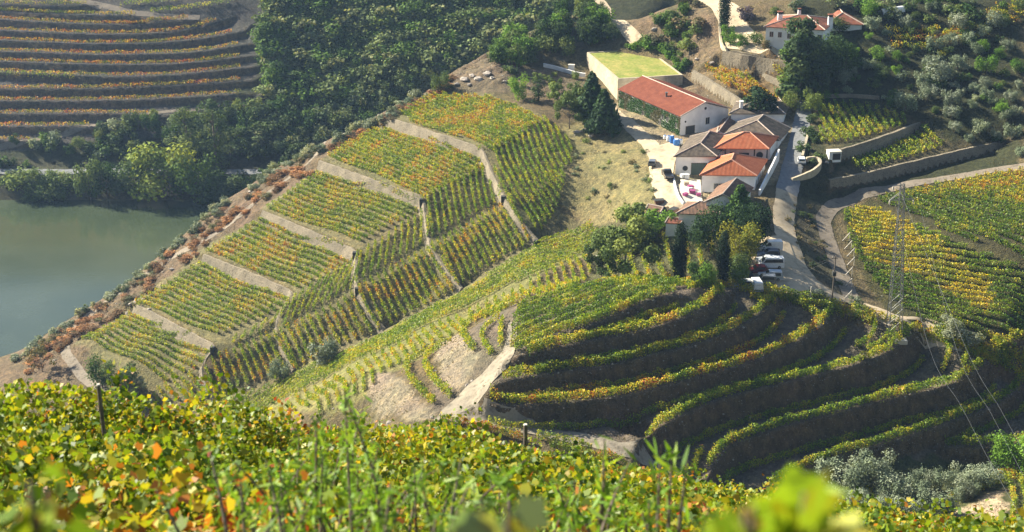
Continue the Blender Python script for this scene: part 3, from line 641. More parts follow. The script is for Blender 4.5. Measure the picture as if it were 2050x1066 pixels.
# knoll: an outer and an inner row on every bench
KW = (.18,.40,.26,.11,.04,.01)
LV = ['top', 'second', 'third', 'fourth', 'fifth', 'sixth', 'seventh', 'lowest']
def sub(rs, a, b): n = len(rs); return rs[int(n*a):max(int(n*a)+2, int(n*b))]
WK = [(.22,.36,.24,.12,.05,.01), (.12,.32,.30,.16,.08,.02), (.15,.38,.28,.13,.05,.01), (.12,.28,.26,.16,.13,.05), (.22,.45,.24,.08,.01,0), (.25,.42,.22,.08,.02,.01), (.30,.42,.20,.07,.01,0), (.32,.45,.18,.05,0,0)]
DENS = 95
for n, (rs, hh) in enumerate(crest3):
    outer = offset(rs, -.75); L = 'vine row along the lip of the %s terrace of the round knoll' % LV[n] if n not in (0,) else 'vine row above the small bank on top of the round knoll'
    vine_row([Vector((p.x, p.y, 0)) for p in outer[1:-1]], WK[n], DENS, .27, L, 'vine rows on the knoll terraces', hgt=1.7, wid=.36, h0=.15)
    if n >= 1 and n < 8:                                  # inner row: at the foot of the bank above
        prs, ph = crest3[n-1]; inner = smooth(offset(prs, np.asarray(ph)*.42 + 1.0), 2)
        if n == 7: inner = inner[int(len(inner)*.6):]
        vine_row([Vector((p.x, p.y, 0)) for p in inner[1:-1]], WK[n], DENS*.8, .24, 'vine row at the foot of the %s bank of the round knoll' % LV[n-1], 'vine rows on the knoll terraces', hgt=1.5, wid=.33, h0=.15)
def prow(s, w, label, group='vine rows on the knoll terraces', dens=DENS, size=.27, ymin=195.0, **k):
    k.setdefault('h0', .12)
    vine_row(smooth(resample(GL(s, ymin), 1.5), 2), w, dens, size, label, group, **k)
prow('1420,578 1440,582 1452,592', KW, 'short curved vine row closing the upper east end of the knoll')
prow('1712,700 1738,688 1752,670 1757,655 1748,640 1730,628', KW, 'short curled vine row just left of the lattice pylon foot')
prow('1735,706 1765,690 1785,676 1792,668', (.3,.4,.2,.1,0,0), 'short green vine row under the lattice pylon foot')
prow('1885,748 1896,728 1903,705 1897,690 1880,676', KW, 'short curled vine row in the fifth terrace bend by the wires')
prow('1925,735 1938,722 1940,705 1925,690 1905,678', KW, 'outer vine row in the fifth terrace bend by the wires')
prow('2010,745 2018,725 2010,705 1985,690', KW, 'curled vine row in the bend under the grey bush')
for i, s in enumerate(('1375,572 1450,576 1520,584 1580,592 1640,604 1700,622 1750,636 1800,652', '1480,588 1530,592 1580,600 1620,612 1660,624 1690,636', '1570,600 1600,612 1622,628 1640,640',
          '1690,628 1720,640 1745,652', '1800,660 1850,668 1900,682 1950,700 2000,722', '1850,680 1890,690 1930,706 1960,722', '1950,708 1990,728 2020,742 2050,760', '1990,712 2030,728 2060,742', '1500,600 1530,606 1552,616')):
    prow(s, (.10,.34,.30,.16,.08,.02), 'vine row on the crest of the knoll beside the dirt road', 'vine rows along the crest road')
for s, l in (('870,812 845,790 825,768 812,745 820,725 850,708 905,685', 'outer of the two hooked vine rows at the west foot of the knoll'), ('903,798 880,780 862,758 848,735 855,715 880,700', 'inner of the two hooked vine rows at the west foot of the knoll'),
             ('950,706 930,682 922,664 935,650 965,636 1010,622 1050,605', 'outer hooked vine row left of the knoll path'), ('984,714 968,692 960,672 972,658 1000,640', 'middle hooked vine row left of the knoll path'), ('1003,696 1001,670 1006,645', 'shortest hooked vine row left of the knoll path')):
    prow(l and s, (.12,.38,.32,.14,.04,0), l, dens=75)
plot('1045,612 1110,590 1200,572 1300,566 1400,572 1420,584 1340,580 1300,596 1250,618 1200,640 1120,668 1110,700 1040,712 1032,690', '1045,690 1330,580', (.34,.42,.17,.05,.015,.005), 2.15, DENS*.9, .25, 'vine row across the flat green top of the round knoll', 'vine rows on the knoll top', hgt=1.5, wid=.24)
# far terraces: one row on every bench
LF = ['uppermost', 'second', 'third', 'fourth', 'fifth', 'sixth', 'seventh', 'eighth', 'ninth', 'tenth', 'eleventh', 'twelfth', 'lowest']
for n, rs in enumerate(far3):
    vine_row([Vector((p.x, p.y, 0)) for p in offset(rs, -.9)[int(.0*len(rs)):-1]], (.08,.20,.20,.22,.22,.08) if n > 1 else (.2,.35,.25,.15,.05,0), 26, .34, '%s orange and yellow vine row of the terraces beyond the river' % LF[n], 'vine rows beyond the river', hgt=1.25, wid=.42, cols=lambda n_, w_, x_, y_: vine_cols(n_, w_, x_, y_)*np.array((.85,.72,.8)))
prow('150,158 60,153 0,150', (.2,.35,.25,.15,.05,0), 'short extra green vine row at the left edge of the terraces beyond the river', 'vine rows beyond the river', dens=22, size=.36, ymin=435)
prow('240,14 300,8 360,2', (.2,.45,.25,.1,0,0), 'green vine row beside the pale path at the top of the far slope', 'vine rows beyond the river', dens=22, size=.36, ymin=435)
prow('300,26 380,18 470,2', (.2,.45,.25,.1,0,0), 'green vine row right of the pale path at the top of the far slope', 'vine rows beyond the river', dens=22, size=.36, ymin=435)
# spur plots
GA = (.22,.42,.20,.08,.07,.01); GB = (.24,.46,.21,.06,.025,.005); GR = (.17,.37,.19,.10,.13,.04)
SPK = dict(hgt=1.1, wid=.20, h0=.08)
def sp_(poly, d, w, lab, dens=56, sp=1.42, size=.25, **k):
    kk = dict(SPK); kk.update(k)
    plot(poly, d, w, sp, dens, size, lab, grow=1.12, group='vine rows of the ' + lab.split(' of the ')[-1], **kk)
plots_ = [
 ('872,190 985,194 1075,236 1030,262 988,290 880,254 806,224', '806,224 985,288', GR, 'vine row in the topmost reddish plot of the spur, under the rock outcrop'),
 ('758,256 955,310 950,335 848,382 675,308', '675,308 846,378', GR, 'vine row in the second reddish plot of the spur from the top'),
 ('640,350 836,410 720,474 548,416', '548,416 718,474', GA, 'vine row in the third plot of the spur from the top'),
 ('528,444 702,516 592,568 425,500', '425,500 590,568', GR, 'vine row in the fourth plot of the spur from the top'),
 ('405,530 575,598 435,660 285,602', '285,602 432,662', GA, 'vine row in the fifth plot of the spur from the top'),
 ('272,632 415,710 325,762 170,682', '170,682 322,760', GA, 'vine row in the lowest plot of the spur near the river'),
 ('990,296 1085,243 1142,292 1138,332 1015,386', '986,300 1014,374', GB, 'vine row on the steep side plot right of the highest stone wall'),
 ('1020,396 1138,338 1110,420 1080,468', '1030,395 1062,448', GB, 'vine row in the dip right of the highest stone wall'),
 ('858,392 958,336 1000,400 868,472', '922,350 934,440', GB, 'vine row on the steep side plot right of the second stone wall'),
 ('870,492 1005,414 1060,482 930,566', '922,452 962,538', GR, 'vine row on the lower side plot between the first and second walls'),
 ('722,508 845,424 852,484 722,562', '785,455 778,535', GB, 'vine row on the steep side plot right of the third stone wall'),
 ('722,578 855,504 914,572 780,652', '790,542 830,616', GR, 'vine row on the lower side plot between the second and third walls'),
 ('598,592 708,520 706,575 572,650', '655,560 632,618', GB, 'vine row on the steep side plot right of the fourth stone wall'),
 ('562,668 710,592 758,656 600,732', '622,634 664,706', GR, 'vine row on the lower side plot between the third and fourth walls'),
 ('442,694 585,600 550,652 412,730', '510,650 478,698', GB, 'vine row on the steep side plot right of the lowest stone wall'),
 ('412,742 545,672 585,738 440,800', '470,706 505,775', GR, 'vine row on the lower side plot between the fourth and lowest walls'),
 ('325,775 392,745 425,802 300,806', '350,772 384,806', GB, 'vine row at the bottom left corner of the spur above the foreground vines')]
def shift(s, du, dv): return ' '.join('%g,%g' % (float(t.split(',')[0])+du, float(t.split(',')[1])+dv) for t in s.split())
for i_, p in enumerate(plots_): sp_(*((shift(p[0], -3, 6),) + p[1:] if i_ < 5 else p))
VY = (.16,.36,.26,.12,.08,.02)
plot('1165,448 1182,495 1080,545 930,618 780,695 600,782 440,822 430,812 592,750 772,670 928,588 1078,490', '928,600 1100,512', (.24,.42,.24,.07,.03,0), 1.7, 36, .25, 'long vine row following the fold between the spur and the knoll', 'vine rows along the fold', hgt=1.1, wid=.19)
plot('785,702 925,634 938,655 830,712 748,770 690,795 700,745', '800,690 826,738', VY, 1.65, 44, .25, 'vine row on the pale slope below the west end of the knoll', 'vine rows on the pale slope', hgt=1.15, wid=.19)
plot('935,626 1045,580 1035,600 1015,618 948,648', '960,618 978,640', VY, 1.65, 44, .25, 'vine row on the pale slope behind the west end of the knoll', 'vine rows on the pale slope', hgt=1.15, wid=.19)
plot('1050,574 1160,515 1180,540 1170,566 1100,588 1052,596', '1080,560 1104,588', VY, 1.7, 44, .25, 'vine row on the pale slope behind the flat knoll top', 'vine rows on the pale slope', hgt=1.15, wid=.19)
plot('600,788 690,750 690,796 640,830 560,830', '620,790 645,830', VY, 1.65, 44, .25, 'vine row on the pale slope just above the foreground leaves', 'vine rows on the pale slope', hgt=1.15, wid=.19)
# farm garden rows, plots under and right of the upper house, right-hand fields
plot('1215,505 1290,492 1350,480 1356,562 1290,566 1220,562', '1312,492 1345,560', VY, 2.4, 34, .27, 'vine row in the small garden plot left of the tall dark cypress', 'vine rows in the farm garden', hgt=1.4)
plot('1360,478 1420,478 1430,510 1375,560', '1375,480 1390,545', VY, 2.4, 34, .27, 'vine row in the small garden plot right of the tall dark cypress', 'vine rows in the farm garden', hgt=1.4)
plot('1642,214 1700,212 1795,232 1828,246 1700,284 1645,286', '1650,216 1700,282', (.22,.44,.24,.08,.02,0), 1.7, 30, .3, 'vine row in the upper walled plot right of the farm lane', 'vine rows in the upper walled plot', hgt=1.3)
plot('1668,346 1750,310 1838,264 1890,285 1880,300 1700,344', '1760,305 1800,338', (.20,.42,.26,.10,.02,0), 1.7, 30, .3, 'vine row in the lower walled plot right of the white cabin', 'vine rows in the lower walled plot', hgt=1.3)
plot('1408,136 1440,140 1500,152 1575,204 1560,218 1502,206 1445,168', '1412,142 1500,205', (.06,.16,.2,.22,.28,.08), 1.6, 32, .3, 'vine row in the rusty coloured plot below the upper house wall', 'vine rows below the upper house', hgt=1.2)
plot('1530,138 1575,150 1582,166 1560,160', '1530,142 1580,160', (.10,.3,.3,.2,.1,0), 1.6, 32, .3, 'vine row on the narrow shelf right below the upper house', 'vine rows below the upper house', hgt=1.2)
plot('1780,62 1840,58 1930,60 1990,20 2050,0 2050,40 1960,85 1870,100 1790,95', '1790,80 1960,60', (.08,.2,.24,.28,.16,.04), 2.6, 24, .34, 'yellow vine row on the dark slope right of the upper house', 'vine rows behind the olive trees', hgt=1.3, wid=.5)
F1G = (.50,.40,.08,.02,0,0); F1Y = (.02,.18,.40,.36,.04,0)
YB = GL('1690,425 1760,410 1850,480 1930,540 1995,600 1975,630 1890,590 1800,560 1725,520')
YB2 = GL('1950,655 2060,690 2060,730 1990,700')
def f1cols(n, w, x, y):
    wob = (fbm(x, y, 6, 77) - .5)*5
    a = vine_cols(n, F1G, x, y); b = vine_cols(n, F1Y, x, y); m = inpoly(x+wob, y+wob, YB) | inpoly(x+wob, y+wob, YB2); return np.where(m[:, None], b, a)*1.2
plot('1692,428 1745,420 1800,442 1900,490 2060,560 2060,728 1955,682 1850,642 1790,605 1752,565 1712,500', '1748,563 2050,637', F1G, 1.7, 46, .27, 'long vine row in the green and golden field right of the dirt road', 'vine rows in the golden field', cols=f1cols, hgt=1.15, wid=.2)
def f2cols(n, w, x, y):
    k = (x-80)/20 + (y-290)/8 + (fbm(x, y, 8, 55)-.5)*2 > 1
    return np.where(k[:, None], vine_cols(n, (.12,.22,.26,.24,.14,.02), x, y), vine_cols(n, (.5,.35,.11,.04,0,0), x, y))
plot('1750,404 1800,392 1900,370 2060,342 2060,535 1900,468 1830,430', '1760,404 2050,532', F1G, 2.0, 40, .28, 'vine row in the dark striped field above the golden field', 'vine rows in the striped field', cols=f2cols, hgt=1.35, wid=.2)
for s, c_ in (('880,846 930,856 985,868', 'rusty'), ('960,862 1000,872 1050,884', 'rusty orange'), ('1075,880 1130,890 1185,905', 'yellow-green'), ('860,862 920,876 980,890', 'orange and green'), ('1100,900 1160,915 1230,935', 'green'), ('1200,918 1260,940 1320,972', 'reddish')):
    prow(s, (.10,.22,.20,.14,.24,.10) if 'green' not in c_ else (.2,.4,.25,.1,.05,0), '%s vine row just below the lower track at the foot of the knoll' % c_, 'vine rows below the lower track', dens=110, size=.24, ymin=150.)
plot('1885,672 1960,688 2060,715 2060,752 2010,735 1940,710', '1890,675 2050,722', F1Y, 1.7, 46, .28, 'golden vine row along the lower right edge of the golden field', 'vine rows at the lower edge of the golden field', hgt=1.4)
prow('1640,975 1700,985 1760,1000', VY, 'low vine row beside the olive trees', 'low vine rows by the olives')
for s in ('1890,1010 1930,985 1975,965 2030,940', '1905,1040 1880,1020', '1940,1000 1985,975 2040,955', '1870,1035 1840,1050', '2020,975 2030,1010 2025,1050', '2040,960 2055,1000 2050,1050'):
    prow(s, VY, 'low ragged vine row around the bare triangular slab at the lower right', 'low vine rows by the bare slab', dens=60)
prow('1385,955 1395,925 1405,908', VY, 'short vine stub by the lower track, left of two'); prow('1540,976 1580,955 1612,935', KW, 'vine row running up from the foreground leaves on the lowest west bank')
if extra_rows:
    ms = [row_mesh('x', rs, w, d, s, **k) for rs, w, d, s, k in extra_rows]
    co = []; q = []; mi = []; cc = []; b0 = 0
    for me in ms:
        n = len(me.vertices); a = np.empty(n*3, np.float32); me.vertices.foreach_get('co', a); co.append(a.reshape(-1, 3)); a = np.empty(len(me.loops), np.int32); me.loops.foreach_get('vertex_index', a); q.append(a.reshape(-1, 4) + b0)
        a = np.empty(len(me.polygons), np.int32); me.polygons.foreach_get('material_index', a); mi.append(a); a = np.empty(n*4, np.float32); me.color_attributes['col'].data.foreach_get('color', a); cc.append(a.reshape(-1, 4)[:, :3]); b0 += n; bpy.data.meshes.remove(me)
    tag(obj('vineyard', np_mesh('vineyard', np.concatenate(co), np.concatenate(q), MB_, np.concatenate(cc), np.concatenate(mi))), 'remaining distant vine rows of the right-hand fields', 'vines', kind='stuff')
print('vine rows', n_rows, 'extra', len(extra_rows))
# ------------------------------------------------------------------ dry-stone walls
def wall_obj(name, rs, hh, label, mat='stone', th=.45, up=.06, group='stone retaining walls', cat='stone wall', cap=None, batter=.8):
    rs = [Vector(p) for p in rs]; a = offset(rs, -th); b = offset(rs, [.15 + R.uniform(-.12, .12) for _ in rs]); c = offset(rs, batter); mb = MB(); top = []
    for i in range(len(rs)-1):
        j = i+1; zi = rs[i].z + up + R.uniform(-.06, .06) if i == 0 else top[-1]; zj = rs[j].z + up + R.uniform(-.08, .08); top.append(zj)
        q = [(c[i].x,c[i].y,rs[i].z-hh[i]-.9),(c[j].x,c[j].y,rs[j].z-hh[j]-.9),(a[j].x,a[j].y,rs[j].z-hh[j]-.9),(a[i].x,a[i].y,rs[i].z-hh[i]-.9),
             (b[i].x,b[i].y,zi),(b[j].x,b[j].y,zj),(a[j].x,a[j].y,zj),(a[i].x,a[i].y,zi)]
        mb.hexa(q)
    o = mb.build(name, M[mat]); tag(o, label, cat, group); return o
for (rs, hh), l in zip(wall3, ('highest and longest stone wall of the spur, bending down between the top plots', 'second stone wall of the spur from the top', 'third stone wall of the spur from the top, in its middle', 'fourth stone wall of the spur from the top', 'lowest stone wall of the spur, nearest the river')):
    wall_obj('stone_wall', rs, hh, l, batter=1.45, th=.3)
for (rs, hh), l in zip(fwall3, ('stone wall under the upper walled vine plot right of the lane', 'stone wall under the lower walled vine plot beside the white cabin', 'long sloping stone wall below the rusty vine plot', 'tall curved stone wall holding up the forecourt of the upper house', 'short stone wall under the narrow shelf below the upper house')):
    wall_obj('stone_wall', rs, hh, l, up=.25)
# dark stair openings in the spur walls
for (u, v), k, l in (((846,396),1,'at the corner of the second wall'),((713,503),2,'at the corner of the third wall'),((1007,395),0,'at the bend of the highest wall'),((1074,482),0,'at the foot of the highest wall'),((711,575),2,'low down on the third wall'),((429,690),4,'at the corner of the lowest wall')):
    rs, hh = wall3[k]; j = min(range(len(rs)), key=lambda i: abs(proj(rs[i])[0]-u)+abs(proj(rs[i])[1]-v)); p = rs[j]; h = max(1.5, hh[j])
    mb = MB(); mb.box(-.45, .45, -.55, .35, -h, .1)
    for s_ in range(4): mb.box(-.35, .35, -.75-.12*s_, -.5, -h, -h + (4-s_)*h/5)
    tag(mb.build('wall_stair', M['dark'], loc=(p.x-.15, p.y-.35, p.z)), 'dark narrow stair opening %s' % l, 'stair', 'stair openings in the vineyard walls')
def free_wall(name, s, w, h, mat, label, cat='wall', group=None, ymin=195., sink=.6, base=None):
    rs = smooth(resample(GL(s, ymin), .8), 1); a = offset(rs, -w/2); b = offset(rs, w/2); mb = MB()
    hs = [h]*len(rs) if not hasattr(h, '__len__') else np.interp(np.linspace(0, 1, len(rs)), np.linspace(0, 1, len(h)), h)
    for i in range(len(rs)-1):
        j = i+1; zi = hz1(rs[i].x, rs[i].y); zj = hz1(rs[j].x, rs[j].y)
        mb.hexa([(b[i].x,b[i].y,zi-sink),(b[j].x,b[j].y,zj-sink),(a[j].x,a[j].y,zj-sink),(a[i].x,a[i].y,zi-sink),(b[i].x,b[i].y,zi+hs[i]),(b[j].x,b[j].y,zj+hs[j]),(a[j].x,a[j].y,zj+hs[j]),(a[i].x,a[i].y,zi+hs[i])])
    return tag(mb.build(name, M[mat]), label, cat, group)
free_wall('low_wall', '1088,134 1105,138 1140,147 1172,154', .5, .9, 'white', 'low white wall running left from the grass-roofed building', 'wall')
free_wall('parapet', '1440,45 1441,70 1446,100 1455,112', .5, 1.0, 'cream', 'pale parapet along the left edge of the upper drive', 'wall')
free_wall('parapet', '1455,112 1490,116 1530,121', .4, .7, 'stone', 'low stone parapet in front of the upper house garden', 'wall')
free_wall('curved_wall', '1614,324 1628,322 1640,326 1643,338 1634,350 1615,358 1585,362', .5, [.9,1.0,1.3,1.6,1.4,1.0,.5], 'cream', 'pale curved wall at the bend of the side lane by the white cabin', 'wall')
free_wall('kerb_wall', '1620,262 1613,290 1606,318', .5, .7, 'cream', 'low pale wall along the right side of the shaded lane', 'wall')
free_wall('yard_wall', '1348,360 1352,380 1358,398 1368,412', .35, .6, 'white', 'low white wall on the left edge of the terrace with the purple crates', 'wall')
free_wall('street_wall', '1520,392 1534,368 1546,346 1558,322', .35, [1.2,1.8,2.2,2.6], 'white', 'white wall along the lane beside the front orange-roofed building', 'wall')
free_wall('lane_wall', '1640,197 1700,196 1760,200', .4, .8, 'stone', 'thin stone wall at the back of the upper walled plot', 'wall')
free_wall('kerb', '1575,590 1610,596 1640,604', .5, .5, 'cream', 'pale kerb at the lower edge of the parking area', 'kerb')
# ------------------------------------------------------------------ buildings
def V3(p): return Vector(p)
def house(name, label, fl, fr, bl, zb, roof, rmat, wmat='white', ov=.45, cat='house', group=None, ridge=None, opens=(), cap=True, hip=(1, 1), ridge_h=1.8, skip=()):
    """fl, fr, bl: eave corners. walls sit ov inside them. roof: 'hip' (ridge runs front to back), 'hipx' (ridge runs across), 'gable', 'gablex', 'flat'."""
    fl, fr, bl = V3(fl), V3(fr), V3(bl); ez = fl.z; ux = (fr-fl); uy = (bl-fl); ux.z = uy.z = 0; w, d = ux.length, uy.length; ux.normalize(); uy.normalize()
    o = thing(name, (fl.x, fl.y, zb), label, cat, group); B = Vector((fl.x, fl.y, zb)); hE = ez - zb
    def pt(x, y, z): p = ux*x + uy*y; return Vector((p.x, p.y, z))
    mb = MB(); x0, x1, y0, y1 = ov, w-ov, ov, d-ov; hw = hE - .04
    mb.hexa([pt(x0,y0,-1.2),pt(x1,y0,-1.2),pt(x1,y1,-1.2),pt(x0,y1,-1.2),pt(x0,y0,hw),pt(x1,y0,hw),pt(x1,y1,hw),pt(x0,y1,hw)])
    if roof == 'gable':
        for yy in (y0, y1): mb.face([pt(x0,yy,hw),pt(x1,yy,hw),pt(w/2,yy,hw+ridge_h*(1-2*ov/w))])
    if roof == 'gablex':
        for xx in (x0, x1): mb.face([pt(xx,y0,hw),pt(xx,y1,hw),pt(xx,d/2,hw+ridge_h*(1-2*ov/d))])
    wl = mb.build('wall', M[wmat], o)
    t = .16
    def plane(ps, mbx):                                   # one tiled slope with uv along its own axes, closed below
        e = (ps[1]-ps[0]).normalized(); n = (ps[1]-ps[0]).cross(ps[-1]-ps[0]).normalized(); f = n.cross(e)
        uv = [((p-ps[0]).dot(e), (p-ps[0]).dot(f)) for p in ps]; mbx.face([p + Vector((0,0,t)) for p in ps], uv); mbx.face([p for p in reversed(ps)], list(reversed(uv)))
        mbx.face([ps[0], ps[1], ps[1]+Vector((0,0,t)), ps[0]+Vector((0,0,t))])
    rb = MB(); C = [pt(0,0,hE),pt(w,0,hE),pt(w,d,hE),pt(0,d,hE)]; caps = []
    if roof in ('hip', 'hipx', 'gable', 'gablex'):
        along = roof in ('hip', 'gable')
        if ridge: r0, r1 = ridge
        elif roof == 'hip': r0, r1 = (w/2, min(d/2-.1, w/2*hip[0])), (w/2, max(d/2+.1, d-w/2*hip[1]))
        elif roof == 'hipx': r0, r1 = (min(w/2-.1, d/2*hip[0]), d/2), (max(w/2+.1, w-d/2*hip[1]), d/2)
        elif roof == 'gable': r0, r1 = (w/2, 0), (w/2, d)
        else: r0, r1 = (0, d/2), (w, d/2)
        A, Z = pt(r0[0], r0[1], hE+ridge_h), pt(r1[0], r1[1], hE+ridge_h)
        if along:
            plane([C[1], C[2], Z, A], rb); plane([C[3], C[0], A, Z], rb)
            if roof == 'hip': plane([C[0], C[1], A], rb); plane([C[2], C[3], Z], rb); caps = [(A,Z),(C[0],A),(C[1],A),(C[2],Z),(C[3],Z)]
            else: caps = [(A,Z),(C[0],A),(C[1],A)]
        else:
            plane([C[0], C[1], Z, A], rb); plane([C[2], C[3], A, Z], rb)
            if roof == 'hipx': plane([C[1], C[2], Z], rb); plane([C[3], C[0], A], rb); caps = [(A,Z),(C[0],A),(C[3],A),(C[1],Z),(C[2],Z)]
            else: caps = [(A,Z),(C[1],Z),(C[0],A)]
    rf = rb.build('roof', M[rmat], o)
    if cap and caps:
        cb = MB()
        for a, b in caps: cb.tube([a+Vector((0,0,t+.02)), b+Vector((0,0,t+.02))], .13, 5)
        cb.build('ridge_tiles', M['t_pale' if cap is True else cap], rf)
    ns = {'f': (lambda s, z, q: pt(x0+s, y0-q, z)), 'r': (lambda s, z, q: pt(x1+q, y0+s, z)), 'l': (lambda s, z, q: pt(x0-q, y1-s, z))}
    for side, s, z, ow, oh, kind in opens:                # side, start, sill, width, height
        f = ns[side]; z += 0; nm = {'w': 'window', 'd': 'door', 'g': 'door', 'o': 'window'}[kind]
        mb = MB()
        if kind == 'o':
            n = 14; cx, cz = s+ow/2, z+oh/2; ring = lambda r, q: [f(cx+math.cos(6.2832*k/n)*r*ow/2, cz+math.sin(6.2832*k/n)*r*oh/2, q) for k in range(n)]
            mb.face(ring(1, .03)); win = mb.build(nm, M['glass'], o); m2 = MB(); a, b, c_ = ring(1.0, .05), ring(1.22, .05), ring(1.22, -.01)
            for k in range(n): m2.face([a[k], b[k], b[(k+1)%n], a[(k+1)%n]]); m2.face([b[k], c_[k], c_[(k+1)%n], b[(k+1)%n]])
            m2.build('frame', M['dark'], win); continue
        def bx(m, a0, a1, z0, z1, q0, q1): m.hexa([f(a0,z0,q1),f(a1,z0,q1),f(a1,z0,q0),f(a0,z0,q0),f(a0,z1,q1),f(a1,z1,q1),f(a1,z1,q0),f(a0,z1,q0)])
        bx(mb, s, s+ow, z, z+oh, -.02, .03); win = mb.build(nm, M['shutter' if kind == 'g' else 'glass' if kind == 'w' else 'dark'], o)
        m2 = MB(); e = .09
        for a0, a1, b0, b1 in ((s-e, s, z-e, z+oh+e), (s+ow, s+ow+e, z-e, z+oh+e), (s, s+ow, z+oh, z+oh+e), (s, s+ow, z-e, z)): bx(m2, a0, a1, b0, b1, -.01, .07)
        if kind == 'w': bx(m2, s+ow/2-.03, s+ow/2+.03, z, z+oh, .03, .055)
        m2.build('frame', M['stone' if kind != 'w' else 'slab'], win)
    return o, pt
M['t_pale'] = mat_noise('ridge_mortar', (.42,.33,.26), (.60,.50,.42), 3, .9)
M['t_ocap'] = mat_noise('orange_ridge', (.62,.30,.19), (.72,.38,.26), 3, .9)
def PE(u, v, z): return P(u, v, z)
# winery with the ivy wall
fl, fr = Vector(P(1362,235,54.5)), Vector(P(1462,218,54.5)); bl = Vector(P(1237,180,54.5))
win_, ptw = house('winery_building', 'long white winery with a deep red gable roof and one wall covered in ivy', fl, fr, bl, 50, 'gable', 't_red', ridge_h=2.4, ov=.3, cat='building',
    opens=[('f', 1.6, 0, 2.4, 1.9, 'd'), ('f', 7.1, 1.7, 1.0, 1.5, 'w'), ('f', 6.6, 5.2, .55, .55, 'o'), ('f', 1.2, 2.9, .4, .4, 'o'), ('l', 20.6, 1.9, .8, 1.3, 'w'), ('l', 18.6, 1.9, .8, 1.3, 'w'), ('l', 10.4, 0, 1.0, 2.1, 'w'), ('l', 17.6, 0, .9, 1.9, 'w'), ('l', 24.2, 1.5, .8, 1.2, 'w')])
# ivy: leaves over the left wall
n = 9000; s = NR.uniform(0, 26, n); z = NR.uniform(0, 4.3, n); holes = [(20.4,21.5,1.8,3.3),(18.4,19.5,1.8,3.3),(10.2,11.5,0,2.2),(17.4,18.6,0,2.0),(24,25.1,1.4,2.8)]
k = np.ones(n, bool)
for a0, a1, b0, b1 in holes: k &= ~((s > a0) & (s < a1) & (z > b0) & (z < b1))
s, z = s[k], z[k]; d_ = (bl-fl).length; uxw = (fr-fl).normalized(); uyw = (bl-fl).normalized()
q = NR.uniform(.05, .38, len(s))*(1 - .12*z/4)
c = np.stack([(.3-q)*uxw.x + (d_-.3-s)*uyw.x, (.3-q)*uxw.y + (d_-.3-s)*uyw.y, z], 1)
cl = np.array([(.045,.10,.02)])*NR.uniform(.6, 1.7, (len(c), 1)); r_ = (lattice(s, z, 1.6, 8) > .66); cl[r_] = np.array((.12,.11,.04))*NR.uniform(.7, 1.3, (r_.sum(), 1))
v, qd, cc = leaves(c, .24, cl, DIAM, up=.3, nrm=np.tile(-np.array(uxw), (len(c), 1)) + unit(len(c))*.7); obj('ivy', np_mesh('ivy', v, qd, [M['tree']], cc), win_)
mb = MB(); p = ptw(3.9, 11.5, 5.6); mb.box(p.x-.22, p.x+.22, p.y-.22, p.y+.22, p.z, p.z+1.25); mb.box(p.x-.32, p.x+.32, p.y-.32, p.y+.32, p.z+1.25, p.z+1.37); mb.build('vent', M['metal'], win_)
# grass-roofed building
a, b, c_ = Vector(P(1237,158,55.8)), Vector(P(1367,150,55.8)), Vector(P(1175,105,55.8))
ux, uy = (b-a), (c_-a); gw, gd = ux.length, uy.length; ux.normalize(); uy.normalize(); gr = thing('grass_roofed_building', (a.x, a.y, 49.6), 'windowless pale stone building with a flat bright green grass roof', 'building')
def gp(x, y, z): q = ux*x + uy*y; return Vector((q.x, q.y, z))
mb = MB(); T = .45; Ht = 6.2
for x0, x1, y0, y1 in ((0, gw, 0, T), (0, gw, gd-T, gd), (0, T, T, gd-T), (gw-T, gw, T, gd-T)):
    mb.hexa([gp(x0,y0,-1.5),gp(x1,y0,-1.5),gp(x1,y1,-1.5),gp(x0,y1,-1.5),gp(x0,y0,Ht),gp(x1,y0,Ht),gp(x1,y1,Ht),gp(x0,y1,Ht)])
mb.build('wall', M['cream'], gr); NG = 24; co = []; 
for j in range(NG+1):
    for i in range(NG+1): q = gp(T+(gw-2*T)*i/NG, T+(gd-2*T)*j/NG, Ht-.16+R.uniform(-.04, .04)); co.append(tuple(q))
obj('roof_lawn', np_mesh('roof_lawn', co, [(j*(NG+1)+i, j*(NG+1)+i+1, (j+1)*(NG+1)+i+1, (j+1)*(NG+1)+i) for j in range(NG) for i in range(NG)], [M['grass']], smooth=True), gr)
# farm buildings
house('stone_house', 'two-storey white house with a low weathered grey hip roof at the back of the farm', P(1459,229,54.2), P(1573,230,54.2), P(1474,205,54.2), 49.3, 'hipx', 't_grey', ridge_h=1.5, hip=(.9, .8), opens=[('r', 1.2, 1.8, .9, 1.5, 'w'), ('r', 4.2, 1.8, .9, 1.5, 'w'), ('f', 9.0, 2.6, .7, .9, 'w'), ('f', 1.4, 2.2, .7, .9, 'w')])
house('annex', 'small red-brown roofed annex at the right end of the two-storey farm house', P(1556,222,53.6), P(1582,215,53.6), P(1545,207,53.6), 49.3, 'gable', 't_brown', ridge_h=.9, ov=.25, opens=[('r', 1.5, 1.4, .8, 1.2, 'w')])
mb = MB(); q = P(1484,214,55.3); tag(mb.box(-.35, .35, -.35, .35, -1.5, 1.2).box(-.45, .45, -.45, .45, 1.2, 1.35).build('chimney_stack', M['white'], loc=q), 'short white chimney on the grey hip roof of the two-storey house', 'chimney')
house('long_barn', 'white barn with a broad dark weathered roof in the middle of the farm', P(1447,271,52.4), P(1561,283,52.4), P(1472,247,52.4), 49.0, 'hip', 't_grey', ridge_h=2.6, hip=(.75, .05), opens=[('r', 3, 1.0, .8, 1.2, 'w')], cat='barn')
